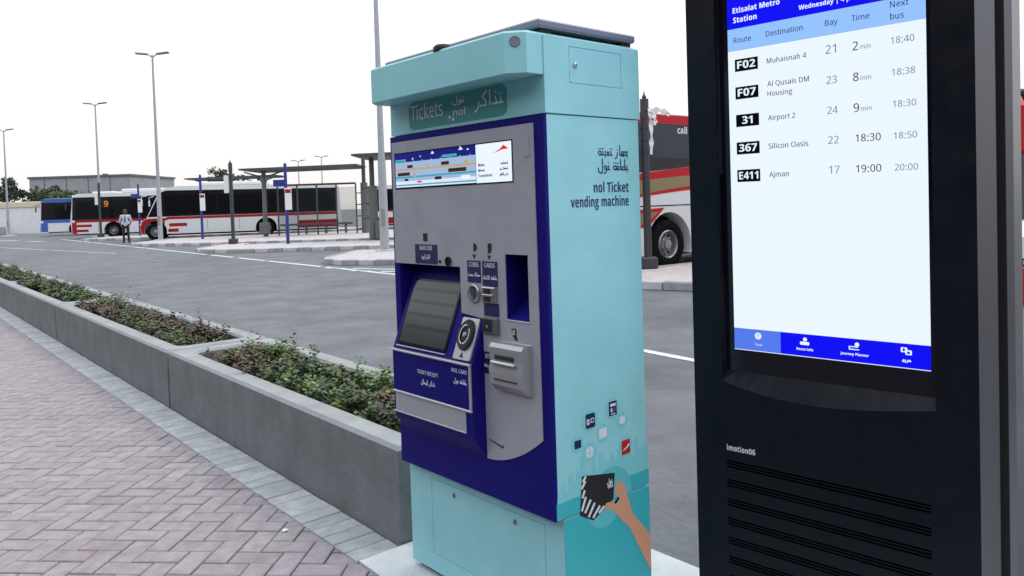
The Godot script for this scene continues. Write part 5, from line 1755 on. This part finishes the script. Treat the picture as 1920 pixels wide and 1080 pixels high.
	obj("camera_window", cl, M.roof_sheet, t)
	# service hatch let into the hood's side skin
	var sk := MB.new()
	sk.plate(Rect2(0.0005, 1.669, 0.4415, 0.2305), [Rect2(0.108, 1.7645, 0.244, 0.113)], 0.0002, 0.0032, side)
	obj("side_skin", sk, M.teal, t)
	var ha := pr("hatch", t, M.teal, rrect(0.110, 1.7665, 0.350, 1.8755, 0.006, 3), 0.0004, 0.0030, side)
	var ky := MB.new()
	ky.lathe([Vector2(0.0085, 0.0), Vector2(0.0085, 0.004), Vector2(0.006, 0.006), Vector2(0.001, 0.006)], 16, side * Transform3D(Basis(Vector3.RIGHT, PI / 2), Vector3(0.134, 1.82, 0.003)))
	obj("lock", ky, M.steel, ha)
	bx("keyhole", ha, M.black_matt, Vector3(0.4297, 1.82, -0.134), Vector3(0.0015, 0.006, 0.002))

	# base: set back, with a lockable door let into its front skin
	bx("plinth_gasket", t, M.gasket, Vector3(0, 0.026, -0.24), Vector3(0.80, 0.044, 0.37))
	bx("base", t, M.teal_soft if false else M.teal, Vector3(0, 0.2265, -0.2395), Vector3(0.84, 0.393, 0.407), 0.003)
	var bs := MB.new()
	bs.plate(Rect2(-0.4195, 0.031, 0.839, 0.3915), [Rect2(-0.279, 0.098, 0.613, 0.287)], -0.0358, -0.030)
	obj("base_skin", bs, M.teal, t)
	var bd := pr("base_door", t, M.teal, rect(-0.2768, 0.1002, 0.3318, 0.3828), -0.0357, -0.0302)
	for q in [[-0.139, 0.352], [0.192, 0.352]]:
		var lk := MB.new()
		lk.lathe([Vector2(0.0095, 0.0), Vector2(0.0095, 0.003), Vector2(0.007, 0.004), Vector2(0.001, 0.003)], 16, Transform3D(Basis(Vector3.RIGHT, PI / 2), Vector3(q[0], q[1], -0.0305)))
		obj("lock", lk, M.steel, bd)
		bx("keyhole", bd, M.black_matt, Vector3(q[0], q[1], -0.0268), Vector3(0.003, 0.008, 0.002))
	# printed graphics of the side: layers half a millimetre apart
	var L := func(k: int) -> Transform3D: return side * Transform3D(Basis.IDENTITY, Vector3(0, 0, 0.0004 + 0.0005 * k))
	text(t, "nol Ticket", 0.377, 1.426, 0.170, L.call(0), M.navy_print, true, 0.032, true)
	text(t, "vending machine", 0.376, 1.381, 0.275, L.call(0), M.navy_print, true, 0.032, true)
	arabic(t, ["jeem", "heh", "alef", "zay", "space", "ta", "ain", "ba", "hamza_ya", "ta_marbuta"], 0.379, 1.546, 0.150, 0.032, L.call(0), M.navy_print, 0.125, true)
	arabic(t, ["ba", "tah", "alef", "qaf", "ta_marbuta", "space", "noon", "waw", "lam_end"], 0.377, 1.499, 0.150, 0.034, L.call(0), M.navy_print, 0.125, true)
	pr("teal_band", t, M.teal_band, PackedVector2Array([Vector2(0.0005, 0.429), Vector2(0.4425, 0.429), Vector2(0.4425, 0.481), Vector2(0.0005, 0.479)]), 0.0, 0.0004, L.call(0))
	pr("teal_band", t, M.teal_band, rect(0.031, 0.032, 0.4425, 0.4222), 0.0, 0.0004, L.call(0))
	var sky := PackedVector2Array([Vector2(0.004, 0.4795)])
	var hs := [0.5, 0.53, 0.51, 0.555, 0.53, 0.56, 0.60, 0.545, 0.535, 0.58, 0.545, 0.59, 0.565, 0.55, 0.575, 0.555, 0.585, 0.56, 0.545, 0.57, 0.545, 0.60, 0.565, 0.555, 0.57]
	for i in hs.size():
		var x0 := 0.004 + 0.4375 * i / hs.size()
		var x1 := 0.004 + 0.4375 * (i + 1) / hs.size()
		sky.append(Vector2(x0 + 0.0005, hs[i])); sky.append(Vector2(x1 - 0.0005, hs[i]))
	sky.append(Vector2(0.4415, 0.4815))
	pr("skyline_print", t, M.teal_soft, sky, 0.0, 0.0004, L.call(0))
	var circ := Geometry2D.intersect_polygons(disc(0.215, 0.435, 0.088, 36), rect(0.0, 0.30, 0.442, 0.4222))
	pr("circle_print", t, M.teal_mid, circ[0], 0.0, 0.0004, L.call(1))
	circ = Geometry2D.intersect_polygons(disc(0.25, 0.435, 0.1, 36), rect(0.0, 0.4275, 0.442, 0.60))
	pr("circle_print", t, M.teal_mid, circ[0], 0.0, 0.0004, L.call(1))
	# arm and hand holding the black card
	var arm := PackedVector2Array([Vector2(0.265, 0.452), Vector2(0.274, 0.478), Vector2(0.30, 0.474), Vector2(0.318, 0.452), Vector2(0.334, 0.40), Vector2(0.352, 0.352), Vector2(0.4415, 0.254), Vector2(0.4415, 0.125), Vector2(0.40, 0.195), Vector2(0.33, 0.318), Vector2(0.306, 0.334), Vector2(0.268, 0.378), Vector2(0.245, 0.398), Vector2(0.22, 0.402), Vector2(0.212, 0.412), Vector2(0.222, 0.424), Vector2(0.252, 0.421), Vector2(0.27, 0.405), Vector2(0.282, 0.42)])
	pr("hand_print", t, M.skin_print, arm, 0.0, 0.0004, L.call(3))
	pr("thumb_line", t, M.chassis, PackedVector2Array([Vector2(0.262, 0.415), Vector2(0.284, 0.428), Vector2(0.286, 0.42), Vector2(0.266, 0.408)]), 0.0, 0.0004, L.call(4))
	pr("card_print", t, M.black_matt, PackedVector2Array([Vector2(0.10, 0.418), Vector2(0.113, 0.539), Vector2(0.268, 0.511), Vector2(0.258, 0.428), Vector2(0.16, 0.385)]), 0.0, 0.0004, L.call(2))
	for q in [[0.108, 0.43, 0.128, 0.47], [0.122, 0.42, 0.15, 0.455], [0.112, 0.47, 0.124, 0.492], [0.138, 0.402, 0.168, 0.44], [0.158, 0.394, 0.192, 0.424], [0.186, 0.402, 0.212, 0.416], [0.11, 0.50, 0.128, 0.52], [0.116, 0.52, 0.13, 0.534]]:
		var a := Vector2(q[0], q[1])
		var b := Vector2(q[2], q[3])
		var n := (b - a).orthogonal().normalized() * 0.0045
		pr("card_stripe", t, M.white_print, PackedVector2Array([a - n, b - n, b + n, a + n]), 0.0, 0.0004, L.call(3))
	arabic(t, ["noon", "waw", "lam_end"], 0.254, 0.484, 0.026, 0.014, L.call(3), M.white_print, 0.2, true)
	text(t, "nol", 0.232, 0.468, 0.024, L.call(3), M.white_print, true)
	# icons with soft rings
	for q in [[0.159, 0.705, 0.034], [0.267, 0.722, 0.034], [0.312, 0.676, 0.026], [0.217, 0.653, 0.03], [0.098, 0.644, 0.028], [0.152, 0.606, 0.032], [0.327, 0.583, 0.034]]:
		pr("icon_ring", t, M.teal_soft, disc(q[0], q[1], q[2], 26), 0.0, 0.0003, L.call(1))
	var I: Transform3D = L.call(2)
	pr("icon", t, M.navy_print, rrect(0.137, 0.682, 0.181, 0.728, 0.006, 3), 0.0, 0.0004, I)
	pr("icon", t, M.white_print, rrect(0.142, 0.694, 0.154, 0.712, 0.004, 3), 0.0005, 0.0009, I)
	pr("icon", t, M.navy_print, disc(0.148, 0.704, 0.003, 8), 0.0009, 0.0013, I)
	pr("icon", t, M.white_print, rect(0.160, 0.698, 0.176, 0.712), 0.0005, 0.0009, I)
	pr("icon", t, M.navy_print, rect(0.163, 0.701, 0.174, 0.709), 0.0009, 0.0013, I)
	pr("icon", t, M.navy_print, rect(0.248, 0.70, 0.286, 0.746), 0.0, 0.0004, I)
	pr("icon", t, M.white_print, rect(0.254, 0.73, 0.281, 0.739), 0.0005, 0.0009, I)
	pr("icon", t, M.white_print, rect(0.256, 0.712, 0.264, 0.724), 0.0005, 0.0009, I)
	pr("icon", t, M.slate_metal, rect(0.268, 0.712, 0.28, 0.724), 0.0005, 0.0009, I)
	pr("icon", t, M.white_print, rect(0.258, 0.704, 0.278, 0.707), 0.0005, 0.0009, I)
	pr("icon", t, M.white_print, PackedVector2Array([Vector2(0.30, 0.664), Vector2(0.30, 0.69), Vector2(0.312, 0.685), Vector2(0.325, 0.69), Vector2(0.325, 0.666), Vector2(0.312, 0.662)]), 0.0, 0.0004, I)
	pr("icon", t, M.white_print, rect(0.198, 0.638, 0.235, 0.668), 0.0, 0.0004, I)
	pr("icon", t, M.navy_print, rrect(0.084, 0.63, 0.114, 0.656, 0.003, 2), 0.0, 0.0004, I)
	pr("icon", t, M.white_print, disc(0.152, 0.606, 0.018, 20), 0.0, 0.0004, I)
	for q in [[0.134, 0.605, 0.17, 0.6075], [0.151, 0.588, 0.1535, 0.624]]: pr("icon", t, M.teal_soft, rect(q[0], q[1], q[2], q[3]), 0.0005, 0.0009, I)
	pr("icon", t, M.red_print, rrect(0.305, 0.558, 0.348, 0.606, 0.006, 3), 0.0, 0.0004, I)
	pr("icon", t, M.white_print, PackedVector2Array([Vector2(0.306, 0.573), Vector2(0.33, 0.582), Vector2(0.34, 0.592), Vector2(0.347, 0.586), Vector2(0.336, 0.58), Vector2(0.32, 0.574)]), 0.0005, 0.0009, I)

# ---------------------------------------------------------------- timetable kiosk
# local frame: x = 0 at the left edge of the picture area, z = 0 the front face
func build_kiosk() -> void:
	var K := 0.8485
	var t := thing("timetable_kiosk", "tall black digital kiosk with lit bus timetable screen", "kiosk", G(0.7037, 2.5252), -0.758)
	var x0 := -0.134
	var x1 := 0.717
	var top := 2.24
	var ox0 := -0.030
	var ox1 := 0.612
	var oy1 := 2.15
	# front frame: side bars, head, and the lower door whose upper edge is bowed
	var fr := MB.new()
	fr.prism(rect(x0, 0.86, ox0, top), -0.04, 0.0)
	fr.prism(rect(ox1, 0.86, x1, top), -0.04, 0.0)
	fr.prism(rect(ox0, oy1, ox1, top), -0.04, 0.0)
	obj("front_frame", fr, M.kiosk, t)
	var low := PackedVector2Array([Vector2(x0, 0.06), Vector2(x1, 0.06), Vector2(x1, 0.86), Vector2(ox1, 0.86)])
	var arc_pts := []
	for i in 17:
		var f := i / 16.0
		arc_pts.append(Vector2(lerpf(ox1, ox0, f), 0.792 - 0.040 * sin(PI * pow(1.0 - f, 0.85))))
	for q in arc_pts: low.append(q)
	low.append(Vector2(ox0, 0.86)); low.append(Vector2(x0, 0.86))
	# louvre slits cut right through: build the door as bands between the slit groups
	var door := MB.new()
	var slits := []
	for k in 7:
		var yc := 0.524 - k * 0.0645
		for s in 3: slits.append(yc - s * 0.0095)
	var upper := Geometry2D.clip_polygons(low, rect(-1, 0, 2, slits[0] + 0.0035))
	for q in upper: door.prism(q, -0.04, 0.0)
	door.prism(rect(x0, 0.06, -0.021, slits[0] + 0.0035), -0.04, 0.0)
	door.prism(rect(0.596, 0.06, x1, slits[0] + 0.0035), -0.04, 0.0)
	for k in slits.size():
		var ya: float = slits[k] - 0.003
		var yb: float = slits[k + 1] + 0.0035 if k + 1 < slits.size() else 0.06
		door.prism(rect(-0.021, yb, 0.596, ya), -0.04, -0.0001)
	obj("door", door, M.kiosk, t)
	bx("grille_backing", t, M.kiosk_slot, Vector3(0.29, 0.3, -0.036), Vector3(0.7, 0.55, 0.01))
	# picture opening: reveal, black glass, lip
	var rv := MB.new()
	rv.quad(Vector3(ox0, 0.8, 0), Vector3(ox0, 0.8, -0.03), Vector3(ox0, oy1, -0.03), Vector3(ox0, oy1, 0))
	obj("reveal", rv, M.trim, t)
	bx("screen_glass", t, M.bezel, Vector3((ox0 + ox1) / 2, 1.47, -0.033), Vector3(ox1 - ox0 - 0.002, 1.37, 0.006))
	var lip := MB.new()
	for i in arc_pts.size() - 1:
		var a: Vector2 = arc_pts[i]
		var b: Vector2 = arc_pts[i + 1]
		lip.quad(Vector3(b.x, b.y, 0.0005), Vector3(a.x, a.y, 0.0005), Vector3(a.x, 0.822, -0.0305), Vector3(b.x, 0.822, -0.0305))
	obj("lip", lip, M.kiosk, t)
	# shell behind the front: bright chamfer, dark groove, rear half
	var up := Transform3D(Basis(Vector3.RIGHT, -PI / 2), Vector3.ZERO)
	var ch := MB.new()
	ch.prism(PackedVector2Array([Vector2(x1 + 0.0005, 0.0005), Vector2(x1 + 0.035, 0.045), Vector2(x1 + 0.035, 0.055), Vector2(x1 + 0.0005, 0.055)]), 0.06, top, up)
	obj("edge_profile", ch, M.trim, t)
	bx("groove", t, M.black_matt, Vector3((x0 + x1) / 2 + 0.015, (top + 0.06) / 2, -0.085), Vector3(x1 - x0 + 0.01, top - 0.06, 0.06))
	var rear := MB.new()
	rear.prism(PackedVector2Array([Vector2(x0 + 0.004, 0.105), Vector2(x1 + 0.047, 0.105), Vector2(x1 + 0.062, 0.118), Vector2(x1 + 0.062, 0.22), Vector2(x0 + 0.004, 0.22)]), 0.06, top, up)
	obj("rear_shell", rear, M.trim, t)
	bx("rear_face", t, M.black_matt, Vector3((x0 + x1) / 2 + 0.0235, (top + 0.06) / 2, -0.110), Vector3(x1 - x0 + 0.045, top - 0.07, 0.012))
	bx("foot", t, M.black_matt, Vector3((x0 + x1) / 2, 0.02, -0.11), Vector3(x1 - x0 - 0.1, 0.1, 0.16))
	bx("top_cap", t, M.kiosk, Vector3((x0 + x1) / 2 + 0.025, top + 0.012, -0.11), Vector3(x1 - x0 + 0.05, 0.024, 0.22), 0.008)
	text(t, "imotion06", -0.0195, 0.561, 0.1, Transform3D(Basis.IDENTITY, Vector3(0, 0, 0.0)), M.white_print, true, 0.018)

	# lit picture
	var zs := Transform3D(Basis.IDENTITY, Vector3(0, 0, -0.0298))
	var w := 0.594
	var y_b := 0.897
	var y_t := 2.12
	var scr := pr("screen", t, M.s_white, rect(0.002, 0.966, w, 1.872), 0.0, 0.0006, zs)
	pr("title_bar", scr, M.s_blue, rect(0.002, 1.9435, w, y_t), 0.0, 0.0006, zs)
	pr("column_bar", scr, M.s_head, rect(0.002, 1.8725, w, 1.943), 0.0, 0.0006, zs)
	pr("menu_bar", scr, M.s_blue, rect(0.160, y_b, w, 0.9655), 0.0, 0.0006, zs)
	pr("active_tab", scr, M.s_tab, rect(0.002, y_b, 0.1597, 0.9655), 0.0, 0.0006, zs)
	pr("bottom_line", scr, M.s_pale, rect(0.002, y_b - 0.0025, w, y_b - 0.0002), 0.0, 0.0006, zs)
	var zt := Transform3D(Basis.IDENTITY, Vector3(0, 0, -0.0290))
	text(scr, "Etisalat Metro", 0.022, 1.993, 0.158, zt, M.s_white, true)
	text(scr, "Station", 0.023, 1.962, 0.081, zt, M.s_white, true)
	text(scr, "Wednesday | 4 pm", 0.240, 1.963, 0.17, zt, M.s_white, true)
	text(scr, "Route", 0.023, 1.897, 0.060, zt, M.s_text)
	text(scr, "Destination", 0.133, 1.9, 0.118, zt, M.s_text)
	text(scr, "Bay", 0.319, 1.9, 0.037, zt, M.s_text)
	text(scr, "Time", 0.396, 1.9, 0.050, zt, M.s_text)
	text(scr, "Next", 0.502, 1.918, 0.049, zt, M.s_text)
	text(scr, "bus", 0.502, 1.885, 0.036, zt, M.s_text)
	var rows := [["F02", "Muhaisnah 4", "", "21", "2", "18:40"], ["F07", "Al Qusais DM", "Housing", "23", "8", "18:38"], ["31", "Airport 2", "", "24", "9", "18:30"], ["367", "Silicon Oasis", "", "22", "18:30", "18:50"], ["E411", "Ajman", "", "17", "19:00", "20:00"]]
	var wd := [0.126, 0.133, 0.088, 0.127, 0.064]
	var rw := [0.062, 0.062, 0.036, 0.062, 0.066]
	for i in 5:
		var r: Array = rows[i]
		var yb := (2.126 - 0.1055 * i) * K
		pr("route_badge", scr, M.s_black, rect(0.0255, yb, 0.1045, yb + 0.0395), 0.0008, 0.0011, zs)
		text(scr, r[0], 0.065 - rw[i] / 2, yb + 0.0085, rw[i], zt * Transform3D(Basis.IDENTITY, Vector3(0, 0, 0.0008)), M.s_white, true, 0.024)
		var ty := yb + 0.0125
		if r[2] != "":
			text(scr, r[1], 0.1345, yb + 0.0285, wd[i], zt, M.s_text)
			text(scr, r[2], 0.1345, yb - 0.002, 0.08, zt, M.s_text)
		else:
			text(scr, r[1], 0.1345, ty - 0.001, wd[i], zt, M.s_text)
		text(scr, r[3], 0.319 + 0.001 * i, ty, 0.031, zt, M.s_grey)
		if r[4].length() == 1:
			text(scr, r[4], 0.3975, ty - 0.002, 0.0155, zt, M.s_dark)
			text(scr, "min", 0.418, ty - 0.001, 0.030, zt, M.s_grey)
		else:
			text(scr, r[4], 0.4015, ty, 0.070, zt, M.s_dark)
		text(scr, r[5], 0.503 + 0.0012 * i, ty, 0.061, zt, M.s_grey)
		if i: pr("row_line", scr, M.s_line, rect(0.004, yb + 0.064, w - 0.002, yb + 0.0648), 0.0008, 0.001, zs)
	# menu icons and captions
	var za := Transform3D(Basis.IDENTITY, Vector3(0, 0, -0.0291))
	pr("menu_icon", scr, M.s_pale, disc(0.085, 0.9455, 0.0115, 20), 0.0, 0.0004, za)
	pr("menu_icon", scr, M.s_tab, rect(0.0838, 0.945, 0.0858, 0.953), 0.0004, 0.0007, za)
	text(scr, "Times", 0.073, 0.914, 0.025, zt, M.s_pale)
	pr("menu_icon", scr, M.s_white, rrect(0.223, 0.932, 0.252, 0.942, 0.002, 2), 0.0, 0.0004, za)
	pr("menu_icon", scr, M.s_white, disc(0.239, 0.9495, 0.0062, 16), 0.0, 0.0004, za)
	text(scr, "Route Info", 0.212, 0.915, 0.052, zt, M.s_white, true)
	pr("menu_icon", scr, M.s_white, disc(0.395, 0.9495, 0.0065, 16), 0.0, 0.0004, za)
	pr("menu_icon", scr, M.s_white, rrect(0.373, 0.9405, 0.398, 0.9435, 0.001, 2), 0.0, 0.0004, za)
	pr("menu_icon", scr, M.s_white, rrect(0.373, 0.9325, 0.401, 0.9355, 0.001, 2), 0.0, 0.0004, za)
	pr("menu_icon", scr, M.s_white, rrect(0.371, 0.9325, 0.374, 0.9435, 0.001, 2), 0.0, 0.0004, za)
	text(scr, "Journey Planner", 0.346, 0.916, 0.082, zt, M.s_white, true)
	pr("menu_icon", scr, M.s_white, rrect(0.516, 0.941, 0.533, 0.955, 0.002, 2), 0.0, 0.0004, za)
	pr("menu_icon", scr, M.s_white, rrect(0.528, 0.934, 0.545, 0.948, 0.002, 2), 0.0, 0.0004, za)
	pr("menu_icon", scr, M.s_blue, rect(0.521, 0.944, 0.527, 0.952), 0.0005, 0.0008, za)
	pr("menu_icon", scr, M.s_blue, rect(0.533, 0.937, 0.540, 0.944), 0.0005, 0.0008, za)
	arabic(scr, ["ain", "ra", "ba", "ya"], 0.520, 0.916, 0.022, 0.011, zt, M.s_white, 0.2)
	var al := AreaLight3D.new()
	al.name = "screen_light"
	al.area_size = Vector2(0.58, 1.2)
	al.light_energy = 0.12
	al.light_color = Color(0.9, 0.95, 1.0)
	al.shadow_enabled = true
	t.add_child(al)
	al.transform = Transform3D(Basis(Vector3.UP, PI), Vector3(0.298, 1.5, 0.01))
